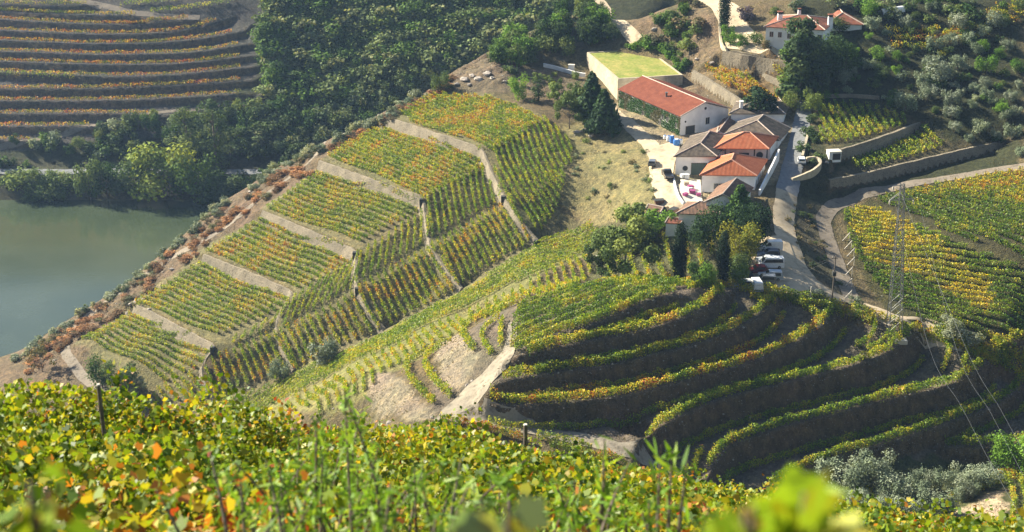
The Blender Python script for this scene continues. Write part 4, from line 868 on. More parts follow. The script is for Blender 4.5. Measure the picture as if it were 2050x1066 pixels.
house('gabled_shed', 'tiny white shed with an orange-brown roof squeezed beside the winery', P(1423,272,52.3), P(1452,272,52.3), P(1447,240,52.3), 49.2, 'gable', 't_brown', ridge_h=.8, ov=.2, opens=[('f', 1.0, 1.0, 1.1, .9, 'w')], cat='shed')
house('west_wing', 'white wing with a weathered brown-grey hip roof, round window and wide green door', P(1348,315,52.5), P(1436,315,52.5), P(1381,275,52.5), 47.8, 'hip', 't_grey', ridge_h=1.7, hip=(.95, .4), opens=[('f', 1.6, 1.6, .95, .95, 'o'), ('f', 3.4, 0, 3.2, 3.2, 'g')], cat='building')
house('link_roof', 'low red-brown roofed link between the west wing and the open pavilion', P(1409,300,52.0), P(1450,303,52.0), P(1418,262,52.0), 48.2, 'gable', 't_brown', ridge_h=1.0, ov=.2, cat='building')
# open pavilion: posts, shaded back wall with round windows
fl, fr, bl = Vector(P(1427,299,53.0)), Vector(P(1540,300,53.0)), Vector(P(1449,274,53.0))
pav, pp = house('pavilion', 'open pavilion with a bright orange hip roof on dark posts', fl, fr, bl, 48.4, 'hipx', 't_orange', ridge_h=2.3, hip=(1.1, 1.1), ov=.35, cat='pavilion', cap='t_ocap', opens=[])
for ch in list(pav.children):
    if ch.name.startswith('wall'): bpy.data.objects.remove(ch)
w_, d__ = (fr-fl).length, (bl-fl).length
mb = MB(); mb.hexa([pp(.4,3.2,-1),pp(w_-.4,3.2,-1),pp(w_-.4,d__-.4,-1),pp(.4,d__-.4,-1),pp(.4,3.2,4.5),pp(w_-.4,3.2,4.5),pp(w_-.4,d__-.4,4.5),pp(.4,d__-.4,4.5)]); mb.build('wall', M['white'], pav)
mb = MB(); mb.hexa([pp(.2,.2,-1.4),pp(w_-.2,.2,-1.4),pp(w_-.2,3.2,-1.4),pp(.2,3.2,-1.4),pp(.2,.2,0),pp(w_-.2,.2,0),pp(w_-.2,3.2,0),pp(.2,3.2,0)]); mb.build('floor', M['slab'], pav)
for x in (.5, 2.6, w_-3.2, w_-.5):
    mb = MB(); q = pp(x, .45, 0); mb.box(q.x-.13, q.x+.13, q.y-.13, q.y+.13, 0, 4.55); mb.build('post', M['dark'], pav)
for x, r in ((3.6, .75), (w_-2.6, .75)):
    mb = MB(); cx, cz = x, 2.4; mb.face([pp(cx+math.cos(k*.4488)*r, 3.15, cz+math.sin(k*.4488)*r) for k in range(14)]); mb.build('window', M['glass'], pav)
mb = MB(); mb.hexa([pp(w_/2-1.1,3.1,0),pp(w_/2+1.1,3.1,0),pp(w_/2+1.1,3.25,0),pp(w_/2-1.1,3.25,0),pp(w_/2-1.1,3.1,2.9),pp(w_/2+1.1,3.1,2.9),pp(w_/2+1.1,3.25,2.9),pp(w_/2-1.1,3.25,2.9)]); mb.build('door', M['dark'], pav)
house('front_house', 'white front building with a bright orange hip roof facing the small terrace', P(1400,352,51.2), P(1516,354,51.2), P(1425,319,51.2), 47.0, 'hip', 't_orange', ridge_h=2.3, ridge=((5.7, 3.6), (5.3, 8.2)), cap='t_ocap',
    opens=[('f', 2.6, 1.2, 1.9, 1.2, 'w'), ('f', 7.0, 1.2, 1.8, 1.2, 'w'), ('r', 1.2, 1.6, .6, 1.2, 'w'), ('r', 3.4, 1.6, .6, 1.2, 'w'), ('r', 5.6, 1.6, .6, 1.2, 'w'), ('r', 7.8, 1.6, .6, 1.2, 'w')])
house('cottage', 'low white cottage with a worn brown roof half hidden by the dark garden trees', P(1353,429,47.6), P(1440,433,47.6), P(1376,405,47.6), 43.6, 'hipx', 't_brown', ridge_h=1.4, hip=(.9,.2))
house('cottage_wing', 'taller gabled wing of brown and orange tiles behind the low white cottage', P(1408,407,49.4), P(1482,410,49.4), P(1437,374,49.4), 44.0, 'gable', 't_brown', ridge_h=1.9)
house('lean_to', 'little orange-roofed lean-to at the left end of the low white cottage', P(1331,448,45.7), P(1362,450,45.7), P(1345,436,45.7), 43.2, 'gablex', 't_house', ridge_h=.6, ov=.15, cat='shed')
house('garden_shed', 'tiny white shed with a brown tiled roof beside the green pergola', P(1292,421,45.9), P(1322,427,45.9), P(1303,409,45.9), 44.2, 'gablex', 't_brown', ridge_h=.5, ov=.15, cat='shed')
# upper house
h1, hp = house('villa', 'large white hillside house with a weathered red tiled roof behind the tall trees', P(1529,55,68.2), P(1652,62,68.2), P(1556,33,68.2), 62.8, 'hipx', 't_house', ridge_h=1.9, hip=(1, .9), opens=[('f', 1.0, 3.1, .8, 1.2, 'w'), ('f', 3.0, 3.1, .8, 1.2, 'w'), ('f', 5.2, 2.9, .8, 1.2, 'w'), ('f', 10.2, 2.7, .9, 1.5, 'w'), ('f', 12.4, 2.7, .9, 1.5, 'w')])
house('villa_wing', 'right-hand wing of the upper house under a bright red-brown tiled roof', P(1654,50,67.6), P(1730,51,67.6), P(1636,26,67.6), 62.8, 'hip', 't_house', ridge_h=2.0, hip=(.9, .3), opens=[('f', 5.0, 2.0, .8, 1.2, 'w'), ('f', 2.0, 2.0, .8, 1.2, 'w')])
for (u, v, z), l in (((1561,40,69),'square white chimney at the left end of the upper house'), ((1662,46,69),'square white chimney in the middle of the upper house roof'), ((1600,28,70),'small white chimney on the ridge of the upper house')):
    mb = MB(); c = thing('chimney', P(u, v, z), l, 'chimney', 'chimneys of the upper house'); k = .7 if 'small' in l else 1.1
    mb.box(-.5*k, .5*k, -.5*k, .5*k, -1.5, 1.3*k); mb.build('shaft', M['white'], c); mb = MB(); mb.box(-.42*k, .42*k, -.42*k, .42*k, 1.3*k, 1.75*k); mb.build('flue', M['dark'], c); mb = MB(); mb.box(-.6*k, .6*k, -.6*k, .6*k, 1.75*k, 1.9*k); mb.build('cap', M['t_house'], c)
# white cabin with a dark panel, white enclosure, greenhouse cloth
def obox(name, g, w, d, h, mat, label, cat, rz=0, group=None, z0=0):
    o = thing(name, (g.x, g.y, g.z), label, cat, group, rz); MB().box(-w/2, w/2, -d/2, d/2, -.3+z0, h).build('body', M[mat], o); return o
g = G(1668, 322); c = obox('cabin', g, 2.7, 1.9, 2.0, 'white', 'small white cabin with a dark front panel beside the curved wall', 'cabin', rz=.15)
mb = MB(); mb.box(-.55, 1.2, -1.0, -.95, .25, 1.7); mb.build('panel', M['glass'], c); MB().box(-1.45, 1.45, -1.05, 1.05, 2.0, 2.12).build('roof', M['slab'], c)
g = G(1144, 143); c = obox('service_box', g, 1.5, .9, 1.6, 'white', 'small white service box standing on the low white wall', 'box', rz=-.2); MB().box(-.85, .85, -.55, .55, 1.6, 1.68).build('lid', M['slab'], c)
g = G(1785, 28); tn = thing('sheet_tunnel', (g.x, g.y, g.z), 'long white cloth-covered frame among the bushes right of the upper house', 'tunnel', None, .35)
mb = MB(); 
for k in range(8):
    a0, a1 = math.pi*k/8, math.pi*(k+1)/8
    mb.face([(-3.2, -1.1*math.cos(a0), 1.3*math.sin(a0)+.2), (3.2, -1.1*math.cos(a0), 1.3*math.sin(a0)+.5), (3.2, -1.1*math.cos(a1), 1.3*math.sin(a1)+.5), (-3.2, -1.1*math.cos(a1), 1.3*math.sin(a1)+.2)])
mb.build('cover', M['cloth'], tn, smooth=True); mb = MB()
for x in (-3.1, 0, 3.1): mb.tube([(x, -1.15, -.3), (x, -1.1, .8), (x, 0, 1.45 + .05*x), (x, 1.1, .8), (x, 1.15, -.3)], .05, 5)
mb.build('hoops', M['metal'], tn)
# terrace of the front house: slab, crates, tanks, bags
sheet('terrace', GL('1362,362 1402,362 1404,393 1408,412 1372,412 1360,385'), M['slab'], .2)
def barrel(r, h, n=14, mat=None):
    mb = MB(); mb.tube([(0,0,0),(0,0,h*.2),(0,0,h*.5),(0,0,h*.8),(0,0,h)], [r*.9,r,r*1.04,r,r*.9], n); return mb
def tank(u, v, r, h, mat, label, group):
    g = G(u, v); o = thing('storage_tank', (g.x, g.y, g.z+.1), label, 'tank', group); barrel(r, h).build('body', M[mat], o, smooth=False); mb = MB(); mb.tube([(0,0,h),(0,0,h+.12)], r*.55, 12); mb.build('lid', M['cloth' if mat != 'cloth' else 'plastic_blue'], o)
for u, v, r, h, m_, l in ((1345,288,.5,1.7,'plastic_blue','tall blue tank by the ivy wall corner'),(1354,292,.75,1.3,'plastic_blue','wide blue tank nearest the winery corner'),(1338,284,.45,1.2,'cloth','pale tank left of the blue tanks'),(1363,290,.4,1.0,'cloth','pale drum at the winery corner'),(1331,280,.4,.8,'cloth','small pale drum at the foot of the ivy wall')): tank(u, v, r, h, m_, l, 'tanks by the winery corner')
def crate(u, v, w, h, mat, label, rz, dz=0):
    g = G(u, v); o = thing('crate', (g.x, g.y, g.z+.22+dz), label, 'crate', 'crates and bins on the terrace', rz); mb = MB(); t = .05
    mb.box(-w/2, w/2, -w/2.6, w/2.6, 0, .06); mb.box(-w/2, w/2, -w/2.6, -w/2.6+t, .06, h); mb.box(-w/2, w/2, w/2.6-t, w/2.6, .06, h); mb.box(-w/2, -w/2+t, -w/2.6+t, w/2.6-t, .06, h); mb.box(w/2-t, w/2, -w/2.6+t, w/2.6-t, .06, h)
    mb.build('body', M[mat], o); MB().box(-w/2-.04, w/2+.04, -w/2.6-.04, w/2.6+.04, h-.07, h+.01).build('rim', M[mat], o)
for a_ in ((1382,381,1.1,.7,'plastic_mag','purple crate at the top of the pile on the terrace',.3),(1386,389,1.2,.6,'plastic_mag','pinkish purple crate in the middle of the terrace',-.2),(1372,394,1.0,.5,'plastic_mag','purple crate at the left of the terrace pile',.7),(1398,394,.9,.5,'plastic_mag','purple crate beside the wall of the front house',.1),
           (1374,372,1.0,.6,'cream','yellowish wooden crate at the back of the terrace',.0),(1366,359,.9,.8,'cloth','pale bin near the green door',.4),(1375,360,.9,.9,'cloth','second pale bin in front of the green door',-.3),(1381,384,.9,.6,'cloth','white bin behind the purple crates',.2)): crate(*a_)
for (u, v), l, rz in (((1319,410),'rusty brown skip at the lower end of the yard',.2),((1348,428),'rusty brown bin beside the cottage roof',.9)):
    g = G(u, v); o = thing('skip', (g.x, g.y, g.z+.15), l, 'skip', 'rusty skips', rz); mb = MB()
    mb.hexa([(-.8,-.5,0),(.8,-.5,0),(.8,.5,0),(-.8,.5,0),(-1.05,-.65,.8),(1.05,-.65,.8),(1.05,.65,.8),(-1.05,.65,.8)]); mb.build('body', M['t_brown'], o); MB().box(-1.1,1.1,-.7,.7,.8,.86).build('rim', M['dark'], o)
# ------------------------------------------------------------------ vehicles
def car(kind, paint, u, v, label, rz, ymin=195., group='vehicles in the parking area'):
    L, Wd, H0 = {'van': (4.6,1.85,1.95), 'minibus': (4.9,1.9,2.1), 'hatch': (3.9,1.68,1.45), 'estate': (4.4,1.75,1.5), 'suv': (4.6,1.85,1.8), 'pickup': (4.9,1.8,1.7), 'small': (3.4,1.6,1.4)}[kind]
    g = G(u, v, ymin); o = thing('parked_' + {'van': 'van', 'minibus': 'minibus', 'pickup': 'pickup'}.get(kind, 'car'), (g.x, g.y, g.z + .16), label, {'van': 'van', 'minibus': 'minibus', 'pickup': 'pickup'}.get(kind, 'car'), group, rz)
    h = H0; b = .28
    prof = {'van': [(-.5,.32),(-.5,.95),(-.49,.99),(.12,1),(.27,.60),(.48,.48),(.5,.2)], 'minibus': [(-.5,.3),(-.5,.93),(-.48,.98),(.22,1),(.36,.62),(.49,.5),(.5,.2)], 'hatch': [(-.5,.35),(-.48,.62),(-.40,.96),(.02,1),(.20,.66),(.46,.55),(.5,.25)], 'small': [(-.5,.35),(-.48,.62),(-.40,.96),(.06,1),(.24,.66),(.46,.55),(.5,.25)],
            'estate': [(-.5,.32),(-.49,.62),(-.44,.95),(.0,1),(.17,.64),(.47,.52),(.5,.25)], 'suv': [(-.5,.3),(-.5,.62),(-.46,.96),(.04,1),(.18,.66),(.47,.58),(.5,.25)], 'pickup': [(-.5,.3),(-.5,.58),(-.10,.58),(-.07,.97),(.10,1),(.22,.62),(.48,.54),(.5,.25)]}[kind]
    mb = MB(); P_ = [(x*L, max(b, z*h)) for x, z in prof]; hw = Wd/2
    def hwz(z): return hw if z < .62*h else hw - .12*(z-.62*h)/(.38*h)*hw*1.6
    n = len(P_)
    for i in range(n-1): a_, c_ = P_[i], P_[i+1]; mb.face([(a_[0],hwz(a_[1]),a_[1]),(a_[0],-hwz(a_[1]),a_[1]),(c_[0],-hwz(c_[1]),c_[1]),(c_[0],hwz(c_[1]),c_[1])])
    for s_ in (1, -1):
        for i in range(n-1): a_, c_ = P_[i], P_[i+1]; mb.face([(a_[0],s_*hwz(a_[1]),a_[1]),(c_[0],s_*hwz(c_[1]),c_[1]),(c_[0],s_*hw,b),(a_[0],s_*hw,b)])
    mb.face([(-L/2,-hw,b),(L/2,-hw,b),(L/2,hw,b),(-L/2,hw,b)]); mb.build('body', M[paint], o)
    zg0, zg1 = .62*h, .90*h; xs = {'van': (-.02,.18), 'minibus': (-.45,.27), 'hatch': (-.36,.12), 'small': (-.36,.16), 'estate': (-.42,.08), 'suv': (-.42,.09), 'pickup': (-.06,.13)}[kind]
    for s_ in (1, -1):
        mb = MB(); mb.face([(xs[0]*L, s_*(hwz(zg0)+.012), zg0), ((xs[1]+.03)*L, s_*(hwz(zg0)+.012), zg0), ((xs[1]-.06)*L, s_*(hwz(zg1)+.012), zg1), ((xs[0]+.02)*L, s_*(hwz(zg1)+.012), zg1)]); mb.build('side_window', M['glass'], o)
    top = [p for p in P_ if p[1] > .93*h][-1]; nose = P_[P_.index(top)+1]
    def lerp(t): return (top[0]+(nose[0]-top[0])*t, top[1]+(nose[1]-top[1])*t)
    a_, c_ = lerp(.12), lerp(.9); mb = MB(); mb.face([(a_[0]+.015,-hwz(a_[1])*.9,a_[1]+.015),(c_[0]+.015,-hwz(c_[1])*.92,c_[1]+.015),(c_[0]+.015,hwz(c_[1])*.92,c_[1]+.015),(a_[0]+.015,hwz(a_[1])*.9,a_[1]+.015)]); mb.build('windscreen', M['glass'], o)
    if kind != 'pickup': mb = MB(); mb.face([(-.492*L-.02,-hw*.8,.66*h),(-.492*L-.02,hw*.8,.66*h),(-.46*L-.06,hw*.74,.88*h),(-.46*L-.06,-hw*.74,.88*h)]); mb.build('rear_window', M['glass'], o)
    for x in (-.31, .32):
        for s_ in (1, -1):
            wm = MB(); wm.tube([(x*L, s_*(hw-.2), .31), (x*L, s_*(hw+.02), .31)], .31, 12); w_o = wm.build('wheel', M['rubber'], o); wm = MB(); wm.tube([(x*L, s_*(hw), .31), (x*L, s_*(hw+.035), .31)], .17, 8); wm.build('rim', M['metal'], w_o)
    for s_ in (1, -1): MB().box(L*.485, L*.5+.02, s_*hw*.68-.14, s_*hw*.68+.14, .43*h, .5*h).build('headlight', M['slab'], o)
    return o
PI = math.pi
for a_ in (('van','p_white',1541,503,'white van parked highest beside the trees',PI+.05),('estate','p_navy',1537,517,'dark blue car under the tree shade between the vans',PI+.02),('hatch','p_silver',1533,528,'silver-roofed car just above the white minibus',PI-.02),
           ('minibus','p_white',1542,538,'white minibus with a row of side windows',PI+.02),('hatch','p_red',1515,548,'dark red car tucked in beside the white minibus',PI+.1),('suv','p_silver',1541,562,'grey-blue off-road car nearest the lane in the parking area',PI-.05),
           ('suv','p_grey',1528,570,'dark car in front of the grey-blue off-road car',PI-.08),('small','p_black',1488,560,'black car half hidden by the garden trees',PI+.3),('hatch','p_white',1486,577,'pale small car at the lower left of the parking area',PI+.2),('van','p_white',1512,579,'white van standing end-on at the bottom of the parking area',PI/2+.1)): car(*a_)
car('pickup','p_black',1336,356,'black pickup parked at the corner of the yard by the round window',PI/2+.1,group='vehicles in the farm yard'); car('small','p_grey',1306,333,'small grey vehicle on the outer edge of the yard road',PI/2-.2,group='vehicles in the farm yard'); car('small','p_white',1604,328,'white car in the lane beside the curved wall',PI/2-.1,group='vehicles in the farm yard')
# ------------------------------------------------------------------ pylon, poles, wires, end posts
pb = G(1790, 664, 225); pz = pb.z; Hp = 28.5; py = thing('lattice_pylon', (pb.x, pb.y, pz), 'tall galvanised lattice pylon carrying three wires at the end of the knoll', 'pylon'); py.rotation_euler = (0, math.radians(-2.5), 0)
def hw_(z): return 1.25*(1 - z/Hp) + .32*(z/Hp)
for sx in (-1, 1):
    for sy in (-1, 1): MB().tube([(sx*hw_(0), sy*hw_(0), -.6), (sx*hw_(Hp), sy*hw_(Hp), Hp)], .065, 5).build('leg', M['metal'], py)
mb = MB(); z = 0.6
while z < Hp-.5:
    z2 = min(Hp, z + 1.1 + .9*hw_(z)); a_, b_ = hw_(z), hw_(z2)
    for (x0, y0, x1, y1) in ((-1,-1,1,-1),(1,-1,1,1),(1,1,-1,1),(-1,1,-1,-1)):
        mb.tube([(x0*a_, y0*a_, z), (x1*b_, y1*b_, z2)], .032, 4, False); mb.tube([(x1*a_, y1*a_, z), (x0*b_, y0*b_, z2)], .032, 4, False); mb.tube([(x0*a_, y0*a_, z), (x1*a_, y1*a_, z)], .032, 4, False)
    z = z2
mb.build('bracing', M['metal'], py); mb = MB(); za = Hp - 3.0
for sy in (-.3, .3): mb.tube([(-2.1, sy, za), (2.1, sy, za)], .06, 4); mb.tube([(-2.1, sy*.3, za), (-.3, sy, za+1.3)], .04, 4); mb.tube([(2.1, sy*.3, za), (.3, sy, za+1.3)], .04, 4)
mb.tube([(-1.6, 0, Hp-.4), (.5, 0, Hp-.2)], .07, 4); mb.build('crossarm', M['metal'], py)
for x, z_ in ((-2.1, za), (2.1, za), (-1.6, Hp-.4)): MB().tube([(x,0,z_),(x,0,z_-.25),(x,0,z_-.5),(x,0,z_-.9)], [.05,.14,.14,.05], 8).build('insulator', M['slab'], py)
tag(MB().box(-1.1,1.1,-.8,.8,-.5,.25).build('concrete_footing', M['slab'], loc=(pb.x+.9, pb.y-1.6, hz1(pb.x+.9, pb.y-1.6))), 'pale concrete footing slab at the foot of the pylon', 'footing')
def wire(p0, mids, label, r=.014):
    ps = [Vector(p0)] + [Vector((P(u, v, 100)[0]*y/P(u, v, 100)[1], y, CAMZ + (P(u, v, 100)[2]-CAMZ)*y/P(u, v, 100)[1])) for u, v, y in mids]
    out = []; 
    for i in range(len(ps)-1):
        a_, b_ = ps[max(0,i-1)], ps[min(len(ps)-1,i+2)]; p, q = ps[i], ps[i+1]
        for k in range(10):
            t = k/10; out.append(.5*((2*p) + (q-a_)*t + (2*a_-5*p+4*q-b_)*t*t + (3*p-a_-3*q+b_)*t**3))
    out.append(ps[-1]); tag(MB().tube(out, r, 4).build('power_line', M['metal'], smooth=True), label, 'wire', 'wires from the pylon')
wz = pz + za - .9
wire((pb.x-2.1, pb.y, wz), [(1858,690,205),(1925,815,178),(1990,940,152),(2110,1150,120)], 'left of the three wires sloping down across the terraces')
wire((pb.x+2.1, pb.y, wz), [(1915,700,205),(1985,830,178),(2048,950,155),(2160,1150,120)], 'middle of the three wires sloping down across the terraces')
wire((pb.x-1.6, pb.y, pz+Hp-1.3), [(1935,700,200),(2003,820,178),(2068,940,155),(2180,1150,120)], 'right of the three wires sloping down across the terraces')
g = G(1665, 606); po = thing('utility_pole', (g.x, g.y, g.z), 'dark utility pole with a small transformer beside the dirt road', 'pole'); MB().tube([(0,0,-.5),(0,0,9.3)], [.15,.11], 8).build('shaft', M['wood'], po)
MB().box(-.75,.45,-.05,.05,8.7,8.85).build('crossarm', M['wood'], po); MB().box(-.32,.32,-.35,.35,5.3,6.1).build('transformer', M['dark'], po); MB().tube([(-.5,0,8.85),(-.5,0,9.2)], .06, 6).build('insulator', M['slab'], po)
for (u2, v2, z2), l in (((1440,580,44.5),'thin wire from the utility pole down to the garden'),((1420,545,47),'upper thin wire from the utility pole toward the garden trees')):
    q = Vector(P(u2, v2, z2)); a_ = Vector((g.x, g.y, g.z+8.9)); tag(MB().tube([a_.lerp(q, t/8) - Vector((0,0,1.6*math.sin(math.pi*t/8))) for t in range(9)], .018, 4).build('cable', M['metal']), l, 'wire', 'thin cables to the farm')
g = G(1622, 602); o = thing('white_post', (g.x, g.y, g.z), 'plain white post at the lower edge of the parking area', 'post'); MB().tube([(0,0,-.3),(0,0,2.6)], .09, 8).build('shaft', M['slab'], o); MB().tube([(0,0,2.6),(0,0,2.68)], .13, 8).build('cap', M['slab'], o)
ep = None
for i, (u, v) in enumerate(((1693,483),(1697,499),(1702,515),(1702,533),(1698,553),(1697,575),(1696,600))):
    g = G(u, v); g.x += 0
    if ep is None: ep = thing('end_post', g, 'slanting white end post of a vine row beside the golden field', 'post', 'white end posts of the golden field'); MB().tube([(-.75,0,-.15),(.75,0,1.75)], .09, 6).build('strut', M['slab'], ep); MB().tube([(.7,0,-.2),(.7,0,1.9)], .05, 6).build('upright', M['slab'], ep)
    else: copy_tree(ep, g)
# ------------------------------------------------------------------ trees
LSZ = 1.0
def crown_mesh(name, kind, seed, n, cols, mat, lsz, with_trunk=False):
    global NR
    keep = NR; NR = np.random.RandomState(seed); r = random.Random(seed); cs = []; 
    if kind == 'round': spec = [(0, 0, .60, .26, .26)] + [(math.cos(a)*d, math.sin(a)*d, r.uniform(.42, .82), r.uniform(.12, .2), 0) for a, d in [(r.uniform(0, 6.3), r.uniform(.12, .30)) for _ in range(13)]]
    elif kind == 'olive': spec = [(0, 0, .58, .28, 0)] + [(math.cos(a)*d, math.sin(a)*d, r.uniform(.42, .80), r.uniform(.13, .21), 0) for a, d in [(r.uniform(0, 6.3), r.uniform(.2, .42)) for _ in range(15)]]
    elif kind == 'tall': spec = [(math.cos(a)*d, math.sin(a)*d, z, r.uniform(.06, .11), 0) for a, d, z in [(r.uniform(0, 6.3), r.uniform(.02, .17), .28 + .68*k/20) for k in range(20)]]
    elif kind == 'pine': spec = [(math.cos(a)*d, math.sin(a)*d, z, .05 + .11*(1-z), 0) for a, d, z in [(k*2.4, (1-z)*.22 + .01, z) for k, z in enumerate(np.linspace(.12, .96, 26))]]
    elif kind == 'cypress': spec = [(math.cos(k*2.1)*.012, math.sin(k*2.1)*.012, z, .085*math.sin(math.pi*min(1, (1-z)*.72 + .12))**.8, 0) for k, z in enumerate(np.linspace(.08, .97, 24))]
    elif kind == 'wispy': spec = [(math.cos(a)*d, math.sin(a)*d, r.uniform(.38, .95), r.uniform(.09, .15), 0) for a, d in [(r.uniform(0, 6.3), r.uniform(.1, .42)) for _ in range(17)]]
    else: spec = [(math.cos(a)*d, math.sin(a)*d, r.uniform(.2, .7), r.uniform(.18, .3), 0) for a, d in [(r.uniform(0, 6.3), r.uniform(.0, .4)) for _ in range(9)]]
    w = np.array([s[3]**2 for s in spec]); ks = NR.choice(len(spec), n, p=w/w.sum()); S_ = np.array([s[:4] for s in spec])[ks]
    dirs = unit(n); rad = (NR.uniform(.25, 1, n)**.45)[:, None]; sq = np.array([1, 1, .85 if kind not in ('cypress', 'pine') else 1.6])
    c = S_[:, :3] + dirs*sq*S_[:, 3:4]*rad*(1 + .25*NR.normal(size=(n, 1))*.6)
    z0, z1 = np.percentile(c[:, 2], [1.5, 98.5]); lo = {'round': .13, 'olive': .14, 'shrub': .0, 'wispy': .30, 'tall': .08, 'pine': .04, 'cypress': .02}[kind]; c[:, 2] = lo + (c[:, 2]-z0)/(z1-z0)*(.97-lo)
    x0, x1 = np.percentile(c[:, 0], [2, 98]); y0, y1 = np.percentile(c[:, 1], [2, 98]); c[:, 0] = (c[:, 0]-(x0+x1)/2)/(x1-x0)*.95; c[:, 1] = (c[:, 1]-(y0+y1)/2)/(y1-y0)*.95
    c[:, 2] = np.maximum(c[:, 2], .02)
    cb = np.array(cols)[NR.randint(0, len(cols), len(spec))][ks]; cl = cb*NR.uniform(.7, 1.35, (n, 1))
    v, q, cc = leaves(c, lsz*1.25, cl, DIAM, up=.35, nrm=dirs + unit(n)*.8); mi = np.zeros(len(q), int); mats = [mat]
    ra = {'cypress': .24, 'pine': .7, 'tall': .42, 'round': .95, 'olive': 1.1, 'wispy': .9}.get(kind, 1.1); v4 = v.reshape(n, 4, 3); cz = v4[:, :, 2].mean(1, keepdims=True); v4[:, :, 2] = cz + (v4[:, :, 2]-cz)*ra; v = v4.reshape(-1, 3)
    if with_trunk:
        mb = trunk_mb(kind, seed); k = len(v); tv = np.array(mb.v); tq = np.array([f for f in mb.f if len(f) == 4]); v = np.concatenate([v, tv]); q = np.concatenate([q, tq + k]); cc = np.concatenate([cc, np.full((len(tv), 3), .1)]); mi = np.concatenate([mi, np.ones(len(tq), int)]); mats.append(M['bark'])
    NR = keep; return np_mesh(name, v, q, mats, cc, mi)
def trunk_mb(kind, seed):
    r = random.Random(seed+99); mb = MB(); th = {'cypress': .5, 'pine': .9, 'tall': .9, 'wispy': .75, 'round': .55, 'olive': .45, 'shrub': .3}[kind]; rr = {'cypress': .06, 'olive': .035, 'tall': .045, 'pine': .03, 'wispy': .014}.get(kind, .024)
    lean = (r.uniform(-.04, .04), r.uniform(-.04, .04)); mb.tube([(0,0,-.06),(lean[0]*.3,lean[1]*.3,th*.35),(lean[0],lean[1],th)], [rr*1.5, rr, rr*.35], 6)
    if kind not in ('cypress',):
        for k in range(5):
            a = k*1.26 + r.uniform(-.3, .3); z0 = th*r.uniform(.3, .8); d = {'tall': .3, 'pine': .2, 'wispy': .36}.get(kind, .28); mb.tube([(lean[0]*z0/th, lean[1]*z0/th, z0), (math.cos(a)*d*.5, math.sin(a)*d*.5, z0+.1), (math.cos(a)*d, math.sin(a)*d, z0+.22)], [rr*.6, rr*.4, rr*.15], 5, True)
    return mb
OLV = [(.18,.225,.13),(.24,.285,.185),(.14,.18,.10)]; DKG = [(.032,.068,.022),(.045,.085,.028),(.026,.056,.02)]; MID = [(.06,.12,.02),(.085,.15,.028),(.045,.095,.02)]; BRT = [(.11,.22,.025),(.15,.27,.035),(.085,.17,.02)]
YEL = [(.30,.28,.03),(.22,.24,.03),(.15,.20,.03)]; OAK = [(.07,.115,.035),(.10,.14,.045),(.055,.09,.03)]; BRN = [(.13,.115,.065),(.10,.11,.05),(.16,.13,.08)]; RUS = [(.27,.135,.06),(.20,.11,.055),(.34,.19,.085)]; GRY = [(.21,.245,.165),(.16,.195,.12),(.27,.30,.22)]; FEA = [(.13,.19,.05),(.10,.15,.045),(.17,.22,.06)]
YEB = [(.24,.28,.04),(.20,.26,.04),(.14,.20,.035)]
GFR = [(.11,.155,.07),(.09,.135,.055),(.14,.17,.085)]
GRV = [(.21,.25,.16),(.15,.19,.115),(.27,.305,.205)]
CYP = [(.016,.034,.014),(.022,.044,.018),(.012,.028,.012)]
_proto = {}
def proto(kind, pal, seed, n, lsz, mat='tree'):
    key = (kind, id(pal), seed, n)
    if key not in _proto:
        cm = crown_mesh('crown', kind, seed, n, pal, M[mat], lsz); tm = trunk_mb(kind, seed).mesh('trunk', M['bark'], True); _proto[key] = (cm, tm)
    return _proto[key]
def ppm(g): return FPX/(g.y*CT - (g.z-CAMZ)*ST)
def tree(u, vb, hpx, wpx, kind, pal, label, group=None, cat='tree', name='tree', n=2600, lsz=.045, seed=None, mat='tree', ymin=195., parts=True):
    g = G(u, vb, ymin); k = ppm(g); h = hpx/k/.93; w = wpx/k
    seed = seed if seed is not None else R.randint(0, 2); cm, tm = proto(kind, pal, seed, n, lsz, mat)
    o = thing(name, (g.x, g.y, g.z-.1), label, cat, group, R.uniform(0, 6.28)); o.scale = (w, w, h)
    obj('crown', cm, o); obj('trunk', tm, o); return o
_fp = {}
def simple(u, vb, hpx, wpx, kind, pal, label, group, cat='tree', name='tree', n=520, lsz=.10, mat='tree', ymin=195., g=None, seed=None):
    g = g or G(u, vb, ymin); k = ppm(g); h = hpx/k/.93; w = wpx/k
    seed = R.randint(0, 3) if seed is None else seed; key = (kind, id(pal), seed, n)
    if key not in _fp: _fp[key] = crown_mesh(name, kind, seed, n, pal, M[mat], lsz, True)
    o = obj(name, _fp[key], None, (g.x, g.y, g.z-.15)); o.scale = (w, w, h); o.rotation_euler = (0, 0, R.uniform(0, 6.28)); return tag(o, label, cat, group)
# named trees of the farm
tree(1250,562,140,125,'wispy',FEA,'tall feathery grey-green tree at the back edge of the knoll left of the cypresses',n=6500,lsz=.034,seed=4)
tree(1205,566,80,70,'wispy',FEA,'lower feathery tree just left of the tall feathery one',n=2200,lsz=.045,seed=5)
tree(1359,566,118,30,'cypress',CYP,'tallest dark cypress in front of the low white cottage','cypresses','cypress','cypress_tree',n=6500,lsz=.075,seed=1)
tree(1446,572,108,26,'cypress',CYP,'second dark cypress, right of the yellowish round tree','cypresses','cypress','cypress_tree',n=6500,lsz=.075,seed=2)
tree(1449,62,84,22,'cypress',CYP,'lone dark cypress beside the upper drive','cypresses','cypress','cypress_tree',n=3400,lsz=.10,seed=1)
tree(1480,540,92,76,'round',YEL,'round yellow-green tree in the middle of the farm garden',n=4200,lsz=.035,seed=1)
tree(1470,560,54,60,'round',OAK,'dull green tree under the round yellow-green one',n=3000,seed=2)
tree(1418,505,92,70,'round',DKG,'dark green tree against the wall of the low cottage',n=3800,lsz=.038,seed=0)
